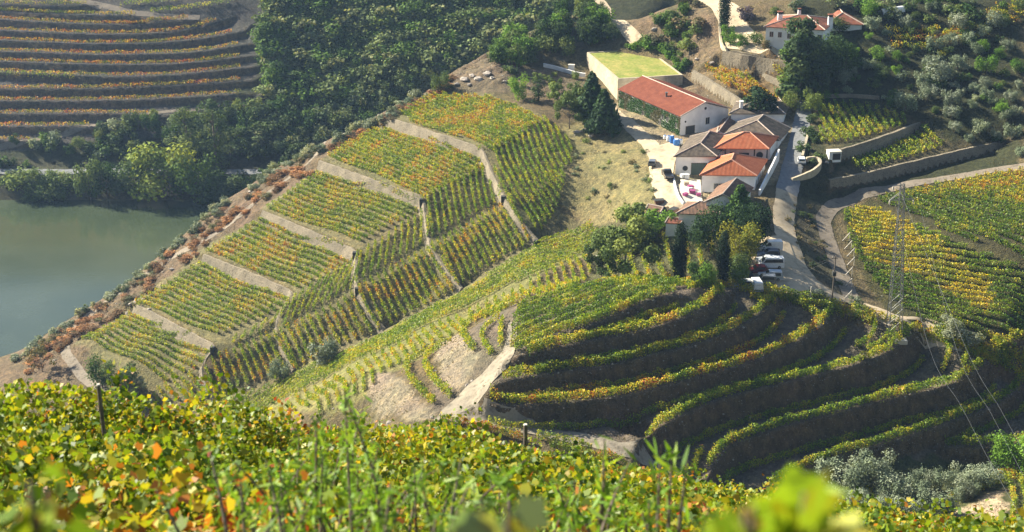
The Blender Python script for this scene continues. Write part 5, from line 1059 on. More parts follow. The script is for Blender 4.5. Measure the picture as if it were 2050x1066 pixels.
tree(1478,455,80,62,'pine',MID,'bushy green conifer in front of the orange-roofed building',n=3600,lsz=.085,seed=0)
tree(1500,500,88,78,'round',DKG,'broad dark tree overhanging the parking area',n=4200,lsz=.036,seed=1)
tree(1398,574,50,44,'round',MID,'rounded olive-green bush tree between the two cypresses',n=2800,seed=1)
tree(1418,576,50,36,'round',BRT,'bright green bush tree just left of the second cypress',n=2400,seed=2)
tree(1476,577,52,40,'round',MID,'low green tree right of the second cypress',n=2400,seed=0)
tree(1300,462,34,60,'shrub',BRT,'bright green vine pergola beside the tiny white shed',cat='pergola',name='pergola',n=1800,lsz=.08,seed=1)
tree(1340,455,30,34,'shrub',BRT,'small bright green climber left of the cottage',cat='bush',name='bush',n=1200,lsz=.08,seed=2)
tree(1275,500,50,60,'shrub',OAK,'dull green bushes below the pergola',cat='bush',name='bush',n=1500,lsz=.08,seed=0)
tree(1185,245,90,58,'pine',DKG,'tall dark conifer left of the winery','conifers by the winery','conifer','conifer',n=4200,lsz=.085,seed=0)
tree(1210,270,82,60,'pine',DKG,'dark conifer nearest the ivy wall','conifers by the winery','conifer','conifer',n=4200,lsz=.085,seed=1)
tree(1140,258,78,58,'wispy',FEA,'feathery light green tree left of the dark conifers','feathery trees by the winery',n=3200,lsz=.04,seed=4)
tree(1118,222,58,50,'wispy',FEA,'smaller feathery tree behind the feathery light green one','feathery trees by the winery',n=2400,lsz=.045,seed=5)
tree(1160,215,50,40,'round',OAK,'olive-green tree under the pale retaining wall',n=2000,seed=2)
tree(1038,200,48,38,'round',BRT,'rounded light green tree at the top right corner of the highest plot',n=2200,seed=1)
tree(1078,205,42,30,'tall',OAK,'slender dark shrub tree right of the rounded light green one',n=1400,lsz=.075,seed=1)
tree(883,186,40,34,'round',FEA,'lone small tree on the crest at the top of the spur',n=2200,seed=0)
tree(1520,225,42,66,'shrub',DKG,'dark green fir behind the grey hip roof',cat='tree',n=2200,lsz=.07,seed=1)
tree(1598,200,150,74,'tall',OAK,'very tall grey-green tree in front of the upper house',n=5200,lsz=.075,seed=1)
tree(1588,196,95,60,'tall',MID,'tall green tree at the foot of the very tall one by the lane',n=3600,lsz=.075,seed=2)
tree(1650,165,88,80,'round',DKG,'broad dark tree to the right of the very tall one',n=4600,lsz=.036,seed=2)
tree(1625,150,70,60,'round',OAK,'dark rounded tree between the lane and the upper house',n=3000,seed=0)
tree(1690,150,60,56,'round',MID,'mid green tree below the wing of the upper house',n=2600,seed=1)
tree(1624,228,44,40,'round',FEA,'small yellow-green tree leaning over the lane',n=2200,seed=1)
tree(1585,222,40,30,'round',FEA,'small pale tree at the end of the farm house annex',n=1800,seed=2)
tree(1650,205,24,26,'round',BRT,'little bright green tree on the right bank of the lane',n=1200,seed=0)
for i, (u, v) in enumerate(((1461,92),(1487,95),(1515,92),(1456,78))): tree(u, v, 26, 26, 'round', BRT if i != 2 else MID, ('clipped green tree at the wall end of the forecourt', 'clipped green tree in the middle of the forecourt', 'darker clipped tree closest to the upper house', 'clipped tree beside the drive parapet')[i], 'small trees on the forecourt', n=1400, lsz=.06, seed=i % 3)
tree(1534,98,18,22,'shrub',BRN,'reddish shrub at the corner of the upper house',cat='shrub',name='shrub',n=700,lsz=.1,seed=0)
tree(1493,40,26,30,'shrub',[(.22,.15,.20),(.18,.14,.17),(.26,.19,.24)],'mauve flowering bush beside the upper drive',cat='bush',name='bush',n=1000,lsz=.09,seed=1)
tree(652,728,46,62,'olive',GRY,'grey-green olive tree in the side plots of the spur','olives on the spur','olive tree','olive_tree',n=2800,lsz=.045,seed=0,mat='olive')
tree(560,762,36,42,'olive',OLV,'small dark olive tree at the foot of a side plot of the spur','olives on the spur','olive tree','olive_tree',n=2200,lsz=.05,seed=1,mat='olive')
tree(205,776,62,50,'round',MID,'green tree beside the riverside bend of the path','shrub trees at the path bend',n=2600,seed=0)
tree(245,790,64,62,'round',OAK,'dark green tree right of the one at the path bend','shrub trees at the path bend',n=3000,seed=1)
tree(270,786,36,40,'shrub',GRY,'low grey shrub right of the two trees at the path bend','shrub trees at the path bend','shrub','shrub',n=1200,lsz=.08,seed=1)
tree(85,745,62,54,'wispy',BRN,'thin brownish tree on the tip of the spur above the river',n=1200,lsz=.045,seed=4)
tree(1903,672,36,54,'shrub',GRY,'round grey bush in the golden field by the knoll',cat='bush',name='bush',n=2400,lsz=.055,seed=1)
tree(1945,688,20,40,'shrub',GRY,'flat grey bush below the round grey bush',cat='bush',name='bush',n=1200,lsz=.08,seed=2)
tree(1636,597,18,28,'shrub',GRY,'small grey bush beside the white post',cat='bush',name='bush',n=1000,lsz=.08,seed=0)
tree(1714,613,20,26,'shrub',GRY,'small grey bush at the edge of the dirt road',cat='bush',name='bush',n=1000,lsz=.08,seed=1)
tree(2030,952,90,80,'round',BRT,'bright green bush tree at the right edge beneath the wires',n=3600,lsz=.04,seed=0)
tree(1285,638,22,9,'tall',MID,'tiny green sapling on the small bank of the knoll top',cat='sapling',name='sapling',n=500,lsz=.12,seed=0)
# olive grove at the lower right
for i, (u, v, h, w, l) in enumerate(((1680,985,66,90,'long olive tree at the left end of the lower right grove'),(1745,978,74,84,'largest olive tree of the lower right grove, in its back row'),(1790,1005,62,78,'olive tree in the middle of the grove between the large one and the pair'),
    (1855,985,48,56,'small round olive tree in the centre of the back row'),(1917,992,58,64,'olive tree of the back row right of the small round one'),(1965,975,46,72,'olive tree at the right end of the back row'),(1935,1002,40,44,'pale little olive tree in front of the right end'),
    (1745,1035,44,60,'front olive tree furthest left, above the blurred leaves'),(1808,1042,52,60,'front olive tree second from the left'),(1870,1032,60,72,'widest front olive tree of the grove'),(1702,1012,40,60,'low olive tree behind the blurred leaves'),(1772,1012,36,44,'small olive tree filling the gap in the front row'))):
    tree(u, v, h, w, 'olive', GRV, l, 'olive trees of the lower right grove', 'olive tree', 'olive_tree', n=4200, lsz=.034, seed=i % 3, mat='olive')
# olives and green trees on the dark upper right slope
RT = [(1615,140,130,'o'),(1785,200,90,'o'),(1850,130,120,'o'),(1470,280,110,'o'),(1575,260,110,'o'),(1680,240,90,'o'),(1430,390,90,'o'),(1620,390,110,'o'),(1500,450,190,'o'),(1400,500,120,'o'),(1430,585,130,'o'),(1290,650,160,'o'),(1575,620,130,'o'),(1720,560,80,'o'),(1790,520,80,'o'),(1800,590,90,'o'),(1950,610,90,'o'),(1710,660,70,'o'),(1580,710,110,'o'),(1760,805,110,'o'),(1860,850,80,'o'),(1960,830,120,'o'),(1990,700,80,'o'),(2010,950,80,'o'),(920,480,130,'o'),(1080,150,110,'o'),(1285,140,90,'o'),(1060,410,90,'o'),(1930,290,90,'o'),(1740,310,90,'o'),
      (1800,410,140,'g'),(1900,680,110,'g'),(2000,420,110,'g'),(1780,290,90,'g'),(1885,330,80,'g'),(1120,340,110,'g'),(1240,350,80,'g'),(960,330,90,'g'),(1060,55,140,'g'),(1140,450,110,'d'),(1235,440,70,'g'),(880,160,120,'d'),(890,300,120,'d'),(1300,380,50,'g'),(2010,30,90,'d'),(1900,140,90,'d'),(1180,60,90,'d'),(1480,560,50,'d'),(1600,800,90,'o'),(1690,870,70,'o'),(1480,690,60,'d'),(1840,640,60,'o'),(1640,580,60,'o'),(1930,720,90,'o'),(2000,530,70,'o'),(1060,230,60,'g'),(1350,100,60,'d'),(1450,40,70,'o'),(1540,60,60,'d'),(1680,130,60,'d'),(770,560,90,'d'),(860,600,40,'g'),(720,480,70,'d')]
zn = lambda u, v: ('just right of the upper house' if v < 70 else 'below the wing of the upper house' if v < 150 else 'above the upper walled plot') if u < 1800 else ('near the top right corner' if v < 60 else 'in the middle of the dark right slope' if v < 170 else 'at the foot of the dark right slope')
for i, (x, y, w, t) in enumerate(RT):
    u, v, w = 1400+x/3.135, y/3.135, w/3.135*.9; nm = {'o': 'silvery olive tree', 'g': 'bright green tree', 'd': 'dark green tree'}[t]; sz = 'large' if w > 38 else 'medium-sized' if w > 27 else 'small'
    tree(u, v + w*.42, w*.86, w, 'olive' if t == 'o' else 'round', {'o': OLV if i % 2 else GRY, 'g': BRT, 'd': OAK}[t], '%s %s %s' % (sz, nm, zn(u, v)), 'trees on the dark upper right slope', 'olive tree' if t == 'o' else 'tree', 'olive_tree' if t == 'o' else 'tree', n=1900, lsz=.05, seed=i % 3, mat='olive' if t == 'o' else 'tree')
# scattered low bushes on the right slope, rocky slope and behind the farm: individual shrubs
def scatter(poly, n, kinds, label, group, hpx, wpx, ymin=195., name='shrub', cat='shrub', nn=380, lsz=.12):
    us = [p[0] for p in poly]; vs = [p[1] for p in poly]; k = 0; t = 0
    while k < n and t < n*20:
        t += 1; u, v = R.uniform(min(us), max(us)), R.uniform(min(vs), max(vs))
        if not inpoly(np.array([u]), np.array([v]), poly)[0]: continue
        kd, pal = R.choice(kinds); s = R.uniform(.65, 1.35); simple(u, v, hpx*s, wpx*s*R.uniform(.8, 1.2), kd, pal, label, group, cat, name, nn, lsz, ymin=ymin); k += 1
scatter([(1640,100),(1800,60),(2050,60),(2050,330),(1950,280),(1850,235),(1700,195),(1650,190)], 46, [('shrub',OAK),('shrub',MID),('shrub',OLV),('olive',GRY)], 'low scrubby bush on the dark upper right slope', 'bushes on the dark upper right slope', 14, 20)
scatter([(1460,0),(1560,30),(1700,0),(2050,0),(2050,50),(1780,50),(1720,20),(1600,10),(1530,40)], 26, [('shrub',OAK),('shrub',MID),('shrub',OLV)], 'low bush along the top edge behind the upper house', 'bushes behind the upper house', 20, 28)
scatter([(1780,60),(2050,0),(2050,50),(1900,120),(1790,130)], 22, [('shrub',YEL),('shrub',FEA),('shrub',BRN)], 'yellowish bush on the slope right of the upper house', 'yellow bushes right of the upper house', 12, 18)
scatter([(1190,80),(1270,90),(1330,80),(1300,30),(1400,0),(1420,40),(1390,110),(1380,145),(1330,95)], 34, [('shrub',OAK),('shrub',FEA),('shrub',BRN),('shrub',MID)], 'scrubby bush on the rocky slope above the grass roof', 'bushes on the rocky slope', 16, 22)
scatter([(1252,100),(1300,88),(1340,108),(1372,145),(1360,150),(1325,102)], 26, [('shrub',BRT)], 'bright green bush fringing the grass roof', 'bushes fringing the grass roof', 13, 18)
scatter([(1560,410),(1650,412),(1635,450),(1655,500),(1690,585),(1610,545),(1580,470)], 26, [('shrub',OAK),('shrub',BRN)], 'dry low bush on the shaded bank below the lane', 'bushes on the shaded bank', 8, 13, nn=220)
scatter([(1120,280),(1280,270),(1310,330),(1310,400),(1200,440),(1150,380)], 34, [('shrub',FEA),('shrub',BRN),('shrub',OLV)], 'low dry tuft on the straw-coloured slope left of the yard', 'tufts on the straw-coloured slope', 7, 12, nn=200)
scatter([(1600,300),(1640,200),(1636,290),(1650,330),(1640,350)], 10, [('shrub',OAK)], 'dark bush between the lane and the walled plots', 'bushes beside the lane', 14, 20)
# scrub of the rocky ridge: rust-coloured bracken and grey shrubs
ridge = [(1180,0),(1100,40),(1000,95),(900,150),(860,180),(800,205),(740,245),(690,265),(640,290),(590,315),(540,340),(500,370),(440,405),(400,440),(370,470),(330,500),(290,535),(250,570),(200,600),(150,630),(100,660),(50,700),(5,730)]
def along(t): i = min(int(t), len(ridge)-2); f = t-i; return ridge[i][0]*(1-f)+ridge[i+1][0]*f, ridge[i][1]*(1-f)+ridge[i+1][1]*f
for k in range(120):
    u, v = along(R.uniform(4, 21.6)); a = R.uniform(4, 14); simple(u + a*.5, v + a, R.uniform(8, 18), R.uniform(12, 24), 'shrub', GRY if R.random() < .75 else OLV, 'grey-green shrub along the skyline edge of the spur above the river', 'grey shrubs on the river edge of the spur', 'shrub', 'shrub', 420, .11)
for k in range(190):
    u, v = along(R.uniform(3, 21.3)); a = R.uniform(12, 42) if u < 640 else R.uniform(8, 22); simple(u + a*.5, v + a, R.uniform(5, 11), R.uniform(14, 30), 'shrub', RUS if R.random() < .7 else BRN, 'low rust-coloured bracken patch on the rocky edge of the spur', 'rust-coloured bracken on the spur edge', 'bracken', 'bracken', 420, .10)
# wooded knob between the spur and the grass-roofed building, side valley wood and far bank
scatter([(985,110),(1040,62),(1105,30),(1190,5),(1215,40),(1240,85),(1185,100),(1150,120),(1090,130),(1040,150),(1000,140)], 62, [('round',OAK),('round',MID),('round',BRT),('round',OAK)], 'rounded tree of the small wood left of the grass-roofed building', 'trees of the small wood by the grass roof', 34, 34, name='tree', cat='tree', nn=900, lsz=.075)
scatter([(1000,140),(1085,135),(1170,160),(1180,200),(1100,185),(1010,170)], 8, [('shrub',OAK),('shrub',FEA)], 'bush on the bare slope below the low white wall', 'bushes below the low white wall', 14, 18)
forest = []
def fplace(poly, n, ymin=428.):
    us = [p[0] for p in poly]; vs = [p[1] for p in poly]; k = 0; t = 0
    while k < n and t < n*30:
        t += 1; u, v = R.uniform(min(us), max(us)), R.uniform(min(vs), max(vs))
        if not inpoly(np.array([u]), np.array([v]), poly)[0]: continue
        g = G(u, v, ymin)
        if all((g.x-q.x)**2 + (g.y-q.y)**2 > 5.2 for q in forest[-400:]): forest.append(g); k += 1
fplace([(535,60),(550,-30),(1110,-30),(1110,40),(1000,110),(880,180),(760,250),(690,290),(640,250),(560,225),(530,200),(545,160)], 470)
fplace([(560,230),(640,255),(680,290),(600,320),(560,320),(420,325),(350,310),(330,280),(440,240),(520,225)], 70)
forest.sort(key=lambda g: g.length); frest = []
for i, g in enumerate(forest):
    pal = (OAK, OAK, MID, GFR, GFR, OAK)[R.randint(0, 5)]; s = R.uniform(.7, 1.35); u, v = proj(g)
    wh = 'in the left part' if u < 700 else 'in the middle part' if u < 900 else 'in the upper right part'
    if i < 118: simple(0, 0, 31*s, 33*s*R.uniform(.85, 1.2), 'round' if R.random() < .85 else 'tall', pal, 'forest tree %s, on the hillside beyond the spur' % wh, 'trees of the wooded hillside, %s' % wh, 'tree', 'tree', 700, .085, g=g)
    else: frest.append((g, 31*s))
if frest:
    co = []; q = []; cc = []; k = 0; srcs = [crown_mesh('x', 'round', 40+i, 420, (OAK, OAK, MID, GFR)[i], M['tree'], .11) for i in range(4)]
    arr = []
    for me in srcs:
        a = np.empty(len(me.vertices)*3, np.float32); me.vertices.foreach_get('co', a); c = np.empty(len(me.vertices)*4, np.float32); me.color_attributes['col'].data.foreach_get('color', c); b = np.empty(len(me.loops), np.int32); me.loops.foreach_get('vertex_index', b); arr.append((a.reshape(-1, 3), b.reshape(-1, 4), c.reshape(-1, 4)[:, :3])); bpy.data.meshes.remove(me)
    for g, hp_ in frest:
        a, b, c = arr[R.randint(0, 3)]; h = hp_/ppm(g)/.93; w = h*R.uniform(1.0, 1.4); r = R.uniform(0, 6.3); X = a[:, 0]*math.cos(r) - a[:, 1]*math.sin(r); Y = a[:, 0]*math.sin(r) + a[:, 1]*math.cos(r)
        co.append(np.stack([X*w + g.x, Y*w + g.y, a[:, 2]*h + g.z], 1)); q.append(b + k); cc.append(c*R.uniform(.7, 1.3)); k += len(a)
    tag(obj('forest', np_mesh('forest', np.concatenate(co), np.concatenate(q), [M['tree']], np.concatenate(cc))), 'farthest trees of the wooded hillside', 'forest', kind='stuff')
# far bank trees
for u, v, h, w, kd, pal, l in ((380,335,120,62,'tall',OAK,'left of two very tall trees on the far bank'),(435,350,135,58,'tall',OAK,'right of two very tall trees on the far bank, with hanging branches'),
    (330,394,100,118,'round',YEB,'large yellow-green tree at the water edge of the far bank'),(395,402,88,100,'round',MID,'broad green tree right of the large yellow-green one'),(265,398,76,80,'round',OAK,'dull green tree left of the large yellow-green one'),(215,396,66,60,'round',MID,'mid green tree at the far water edge'),
    (182,400,76,50,'round',FEA,'pale green tree standing lowest at the left of the far bank clump'),(460,402,58,70,'round',OAK,'dark tree near the right end of the far bank clump'),(500,402,44,60,'round',MID,'green tree at the right end of the far bank clump'),(430,404,50,70,'shrub',MID,'low green tree in front of the far bank clump')):
    tree(u, v, h, w, kd, pal, l, 'trees on the far river bank', n=2600, lsz=.05, ymin=421.)
scatter([(0,355),(95,360),(140,385),(135,408),(60,412),(0,412)], 15, [('round',OAK),('round',MID),('round',FEA)], 'bushy tree on the far bank at the left edge', 'bushes on the far bank at the left edge', 26, 36, ymin=421., name='tree', cat='tree', nn=800, lsz=.075)
scatter([(500,340),(560,322),(600,330),(520,395),(440,408),(480,380)], 14, [('round',OAK),('shrub',MID)], 'bushy tree on the far bank hidden partly by the spur', 'bushes on the far bank behind the spur', 20, 30, ymin=421., name='tree', cat='tree', nn=700, lsz=.08)
scatter([(0,312),(150,275),(330,240),(480,225),(520,240),(350,300),(150,330),(0,345)], 44, [('shrub',OAK),('shrub',MID),('round',OAK),('shrub',OLV)], 'bush on the shaded bank above the riverside road', 'bushes above the riverside road', 20, 26, ymin=437., nn=420)
scatter([(525,70),(550,60),(560,190),(545,200)], 10, [('round',MID),('round',FEA)], 'lighter green tree along the pale track at the forest edge', 'trees along the pale track', 40, 40, ymin=437., name='tree', cat='tree', nn=800, lsz=.08)
for u, v, s in ((265,256,30),(300,262,34),(200,286,24),(160,300,26),(345,290,40),(475,222,22),(30,290,20),(310,240,20)): tree(u, v, s, s*.95, 'round', (MID, FEA, OAK)[u % 3], 'rounded tree along the lower edge of the far vineyard, %s' % ('near its middle' if u > 200 else 'near the left edge'), 'trees under the far vineyard', n=1200, lsz=.07, ymin=437.)
# ------------------------------------------------------------------ foreground vines, weeds and near leaves
FW = (.20,.36,.24,.10,.08,.025)
def fg_edge(u): return np.interp(u, [n[0] for n in NEAR], [n[3] for n in NEAR])
def uv_x(u, y): return (u - CU)/FPX*y/.87
LOBS = _lobes(10, .08); y = 5.2; k = 0; frows = []
while y < 66:
    near = y < 20; us = np.linspace(-180, 2230, 40); ps = []
    for u in us:
        if y <= fg_edge(u) + 3.5: ps.append((u, Vector((uv_x(u, y), y + 1.2*math.sin(u/330. + y*.4), 0))))
    if len(ps) > 2:
        w = FW; rs = [p for _, p in ps]; frows.append(rs)
        L = sum((b-a).length for a, b in zip(rs[:-1], rs[1:]))
        if near: d, s, sh = 1350, .074, LOBN if y < 8 else LOBE
        elif y < 34: d, s, sh = 820, .086, LOBS
        else: d, s, sh = 460, .12, DIAM
        def fcols(n, w_, x_, y_, q=y):
            uu = x_*.87/np.maximum(y_, 1)*FPX + CU; red = np.exp(-((uu-300)/350.)**2)*.5 + (uu > 1250)*.25
            a = vine_cols(n, (.34,.40,.16,.06,.03,.01), x_*2.4, y_*2.4); b = vine_cols(n, (.16,.30,.22,.12,.14,.06), x_*2.4, y_*2.4, seed=9); m_ = NR.rand(n) < np.clip(.25 + red + (lattice(x_*1., y_*1., 2.5, 12)-.5), 0, 1)
            return np.where(m_[:, None], b, a)*.74
        o = thing('vine_row', (0, 0, 0), 'foreground vine row, %s one counting away from the viewer' % ordw(k+1), 'vine row', 'foreground vine rows')
        me = row_mesh('foliage', rs, w, d, s, hgt=1.62, wid=.42, h0=.25, shape=sh, ragged=.32, stems=False, cols=fcols); me.materials.clear(); me.materials.append(M['vine']); obj('foliage', me, o)
        t = R.uniform(.5, 2); acc = 0; mb = MB()
        for a, b in zip(rs[:-1], rs[1:]):
            acc += (b-a).length
            if acc > t:
                t = acc + R.uniform(3.4, 5); z = hz1(b.x, b.y); mp = MB(); mp.tube([(b.x, b.y, z-.3), (b.x+R.uniform(-.04,.04), b.y, z+1.35)], [.05, .045], 7); mp.build('post', M['wood'], o)
            z = hz1(a.x, a.y); mb.tube([(a.x, a.y, z-.1), (a.x+.08, a.y+.05, z+.4), (a.x-.05, a.y, z+.8), (a.x+.1, a.y, z+1.2)], [.035,.03,.02,.01], 5)
        mb.build('trunks', M['bark'], o); k += 1
    y += 1.75 if y < 34 else 2.0
def post(u, vt, y, r, h, label):
    x = uv_x(u, y); zt = CAMZ + (P(u, vt, 100)[2]-CAMZ)*y/P(u, vt, 100)[1]; x = P(u, vt, 100)[0]*y/P(u, vt, 100)[1]; o = thing('wooden_post', (x, y, zt-h), label, 'post', 'wooden posts in the foreground'); MB().tube([(0,0,-.6),(0,0,h)], [r*1.1, r], 9).build('shaft', M['wood'], o); MB().tube([(0,0,h),(0,0,h+.02)], [r, r*.8], 9).build('top', M['slab'], o)
post(197, 772, 17.5, .026, 1.2, 'thin dark post sticking out of the foreground vines at the left'); post(1052, 851, 32, .055, 2.0, 'weathered post with a pale sawn top in the middle of the foreground')
# grass and weeds under the vines
n = 9000; yy = NR.uniform(4, 64, n)**1.0; uu = NR.uniform(-150, 2200, n); xx = (uu-CU)/FPX*yy/.87; ok = yy < np.interp(uu, [q[0] for q in NEAR], [q[3] for q in NEAR]) + 5; xx, yy = xx[ok], yy[ok]
c = np.stack([xx, yy, hz(xx, yy) + NR.uniform(.02, .3, len(xx))], 1); v_, q_, c_ = leaves(c, .22, np.array([(.14,.19,.03)])*NR.uniform(.6, 1.5, (len(c), 1)), LANCE, up=0)
tag(obj('grass', np_mesh('grass', v_, q_, [M['vine']], c_)), 'grass and weeds under the foreground vines', 'grass', kind='stuff')
# tall leafy shoots (lance-shaped leaves) in the middle foreground
def shoot_bush(u, vtop, y, hgt, wid, ns, nl, ls, label, pal=((.16,.30,.03),(.24,.36,.05),(.11,.22,.025)), shape=LANCE, group='leafy shoots in the foreground'):
    q = P(u, vtop, 100); x = q[0]*y/q[1]; zt = CAMZ + (q[2]-CAMZ)*y/q[1]; o = thing('leafy_shoots', (x, y, zt-hgt), label, 'shrub', group); mb = MB(); C = []; N_ = []
    for i in range(ns):
        a = R.uniform(0, 6.28); d = R.uniform(0, wid*.45); h = hgt*R.uniform(.6, 1.0) if i else hgt; bx, by = R.uniform(-wid, wid)*.5, R.uniform(-wid, wid)*.4; tx, ty = bx + math.cos(a)*d, by + math.sin(a)*d
        if i == 0: bx = by = 0; tx = ty = 0
        ps = [Vector((bx + (tx-bx)*t**1.5, by + (ty-by)*t**1.5, h*t)) for t in (0, .25, .5, .75, 1)]; mb.tube(ps, [.012, .010, .008, .006, .003], 5)
        for j in range(nl):
            t = R.uniform(.12, 1.0)**.8; f = t*4; s_ = min(3, int(f)); p = ps[s_].lerp(ps[s_+1], f-s_); C.append(tuple(p + Vector((R.uniform(-1,1), R.uniform(-1,1), R.uniform(-.6,.5)))*ls*.7))
    C = np.array(C); cl = np.array(pal)[NR.randint(0, len(pal), len(C))]*NR.uniform(.75, 1.3, (len(C), 1)); v_, q_, c_ = leaves(C, ls, cl, shape, up=.15)
    mb.build('stems', M['bark'], o); obj('foliage', np_mesh('foliage', v_, q_, [M['vine']], c_), o); return o
for a_ in ((690,775,7.5,1.0,.5,6,34,.06,'tallest leafy shoots reaching up in front of the side plots'),(640,850,8.5,.7,.8,9,34,.06,'leafy shoots left of the tallest ones'),(745,880,8.0,.6,.8,9,34,.06,'leafy shoots right of the tallest ones'),(560,920,7,.6,.8,9,34,.06,'leafy green shoots in the lower middle foreground'),
           (830,940,7.5,.6,.9,10,34,.06,'leafy green shoots below the knoll path'),(700,975,5.5,.5,.8,12,36,.05,'blurred green shoots at the bottom middle'),(1000,940,9,.6,1.0,9,34,.06,'green shoots left of the wooden post'),(1210,880,6.5,.55,.12,2,14,.08,'single thin shoot with a reddish tip before the terraces'),
           (1345,905,6.0,.5,.14,3,14,.07,'drooping shoot in front of the lower track'),(1150,965,8,.5,.8,8,30,.06,'leafy shoots below the single thin shoot'),(930,1000,5,.45,.7,10,36,.05,'blurred leafy shoots at the bottom centre'),(480,940,6,.5,.6,6,30,.055,'leafy shoots among the red leaves at the left'),(1300,1000,6,.45,.8,8,34,.055,'leafy shoots at the bottom right of centre')): shoot_bush(*a_)
NEARP = ((.30,.40,.03),(.20,.32,.03),(.42,.44,.04),(.26,.38,.03),(.42,.28,.04))
shoot_bush(1610,990,1.6,.19,.13,6,8,.065,'large blurred yellow-green vine shoot at the bottom right',NEARP,LOBN,'blurred vine shoots closest to the viewer')
shoot_bush(1510,1015,1.6,.15,.12,4,7,.065,'second blurred vine shoot left of the large one',NEARP,LOBN,'blurred vine shoots closest to the viewer')
shoot_bush(58,965,1.9,.20,.06,3,7,.055,'blurred yellow-green vine shoot at the bottom left',((.20,.34,.03),(.28,.38,.03),(.45,.2,.04)),LOBN,'blurred vine shoots closest to the viewer')
shoot_bush(965,1010,2.0,.15,.12,3,5,.055,'blurred grey-green shoot at the bottom centre',((.12,.20,.12),(.16,.22,.14),(.35,.36,.06)),LOBN,'blurred vine shoots closest to the viewer')
# dry tufts on the banks and bare slopes
n = 150000; xx = NR.uniform(-115, 108, n); yy = NR.uniform(204, 392, n); zz = hz(xx, yy)
sl = np.hypot(samp(dx_, GX, GY, xx, yy), samp(dy_, GX, GY, xx, yy)); kk_ = ((sl > .8) | (fbm(xx, yy, 6, 44) > .62)) & (zz > 3); 
for pl in (GL('1520,375 1590,375 1600,540 1690,600 1690,620 1590,600 1480,585 1520,480'), GL('1240,235 1320,290 1330,408 1410,410 1560,400 1600,210 1560,190 1370,160 1330,98 1175,105 1175,155')): kk_ &= ~inpoly(xx, yy, pl)
c = np.stack([xx, yy, zz + .06], 1)[kk_]; base = np.array([(.20,.165,.08),(.12,.13,.045),(.16,.12,.07),(.10,.085,.05)])[NR.randint(0, 4, len(c))]; v_, q_, c_ = leaves(c, .34, base*NR.uniform(.6, 1.3, (len(c), 1)), LANCE, up=0)
tag(obj('dry_grass', np_mesh('dry_grass', v_, q_, [M['vine']], c_)), 'dry grass tufts on the banks and bare slopes', 'grass', kind='stuff')
# broken schist on lips, banks and the rocky edge
oc = np.array([(1,0,0),(-1,0,0),(0,1,0),(0,-1,0),(0,0,.8),(0,0,-.8)])*.5; of = np.array([(0,2,4),(2,1,4),(1,3,4),(3,0,4),(2,0,5),(1,2,5),(3,1,5),(0,3,5)])
sx, sy = [], []
for rs, hh in crest3:
    for p in resample(rs, .25):
        for _ in range(1): sx.append(p.x + R.gauss(.0, .28)); sy.append(p.y + R.gauss(-.1, .28))
n = 60000; ax = NR.uniform(-112, 106, n); ay = NR.uniform(206, 390, n); sl = np.hypot(samp(dx_, GX, GY, ax, ay), samp(dy_, GX, GY, ax, ay)); rk_ = samp(RK, GX, GY, ax, ay); kk_ = (((sl > .9) & (ay < 268)) | (rk_ > .5)) & (hz(ax, ay) > 2.5) & (NR.rand(n) < .75)
ax = np.concatenate([np.array(sx), ax[kk_]]); ay = np.concatenate([np.array(sy), ay[kk_]]); az = hz(ax, ay); n = len(ax); s_ = NR.uniform(.06, .22, n)*np.where(NR.rand(n) < .04, 2.6, 1)
v_ = oc[None]*s_[:, None, None]*NR.uniform(.6, 1.4, (n, 6, 3)) + np.stack([ax, ay, az + .02], 1)[:, None, :]; f_ = (of[None] + (np.arange(n)*6)[:, None, None]).reshape(-1, 3)
M['chips'] = mat_noise('schist_chips', (.13,.115,.095), (.40,.355,.29), .8, .9, 0, (.26,.225,.18))
tag(obj('loose_stones', np_mesh('loose_stones', v_.reshape(-1, 3), f_, [M['chips']])), 'broken schist chips on the banks and rocky edge', 'stones', kind='stuff')
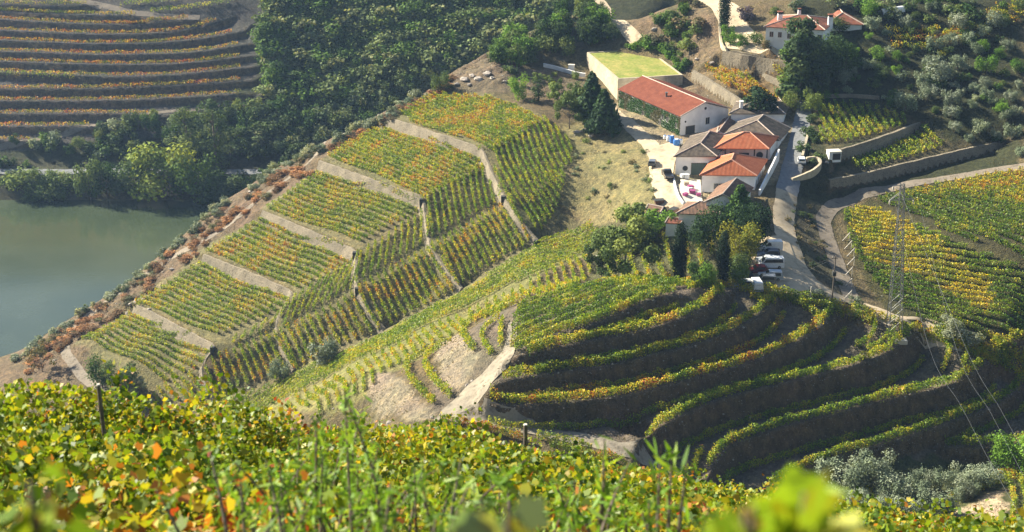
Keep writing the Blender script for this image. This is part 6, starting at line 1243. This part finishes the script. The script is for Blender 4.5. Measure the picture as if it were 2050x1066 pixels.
# loose stones on banks and tracks
mb = MB(); 
import bmesh
def rock_mesh(seed):
    bm = bmesh.new(); bmesh.ops.create_icosphere(bm, subdivisions=2, radius=.5); r = random.Random(seed)
    for v in bm.verts: v.co *= r.uniform(.75, 1.15); v.co.z *= .7
    me = bpy.data.meshes.new('rock'); bm.to_mesh(me); bm.free(); me.materials.append(M['rock']); return me
M['rock'] = mat_noise('schist', (.16,.14,.12), (.36,.31,.26), 1.6, .9, .08, (.25,.215,.18))
rk = [rock_mesh(i) for i in range(4)]
for i, (u, v, s) in enumerate([(930,160,2.6),(945,152,2.2),(958,160,2.8),(975,150,2.4),(915,170,1.8),(985,158,1.8),(940,172,1.6),(1010,165,1.4),(300,620,1.2),(262,612,1.6),(275,605,1.8),(255,628,1.4),(290,598,1.5),(345,540,1.5),(1170,262,2.6),(1185,270,2.2),(1155,265,1.8),(1350,60,2.0),(1370,95,2.4),(1345,40,2.2),(1385,70,2.0),(1395,120,1.8),(1425,128,1.6),(1310,60,1.8),
    (1520,205,1),(1540,980,.8),(1335,905,1.0),(1640,312,1.3),(1625,318,.9),(1655,326,1.1),(865,838,.8),(872,842,.7),(780,848,1.2),(870,745,1.0),(880,760,.9),(935,772,.9),(945,765,.8),(1180,508,1.4),(1195,515,1.1),(60,742,1.5),(110,722,1.2),(690,270,1.2),(760,232,1.3),(560,345,1.4),(500,385,1.3),(430,430,1.2),(860,182,1.4),(880,176,1.2)]):
    g = G(u, v); o = obj('rock', rk[i % 4], None, (g.x, g.y, g.z)); o.scale = (s, s*R.uniform(.6, 1), s*R.uniform(.5, .9)); o.rotation_euler = (R.uniform(-.3, .3), R.uniform(-.3, .3), R.uniform(0, 6.3)); tag(o, 'grey-brown schist rock %s' % ('of the outcrop above the topmost plot' if 900 < u < 1020 and v < 180 else 'on the rocky edge of the spur' if u < 900 and v < 700 else 'on the steep slope above the grass roof' if v < 130 else 'below the dark conifers' if v < 280 and u < 1200 else 'lying near a track'), 'rock', 'loose rocks')
# ------------------------------------------------------------------ air
m = bpy.data.materials.new('haze'); m.use_nodes = True; nt = m.node_tree; nt.nodes.clear(); ou = nt.nodes.new('ShaderNodeOutputMaterial'); pv = nt.nodes.new('ShaderNodeVolumePrincipled')
pv.inputs['Color'].default_value = (.42,.64,1.0,1); pv.inputs['Density'].default_value = HAZE; pv.inputs['Anisotropy'].default_value = .3; nt.links.new(pv.outputs[0], ou.inputs['Volume'])
mb = MB(); mb.box(-245, 245, -12, 590, -5, 190); o = mb.build('haze', m); tag(o, 'thin blue valley haze', 'haze', kind='stuff')
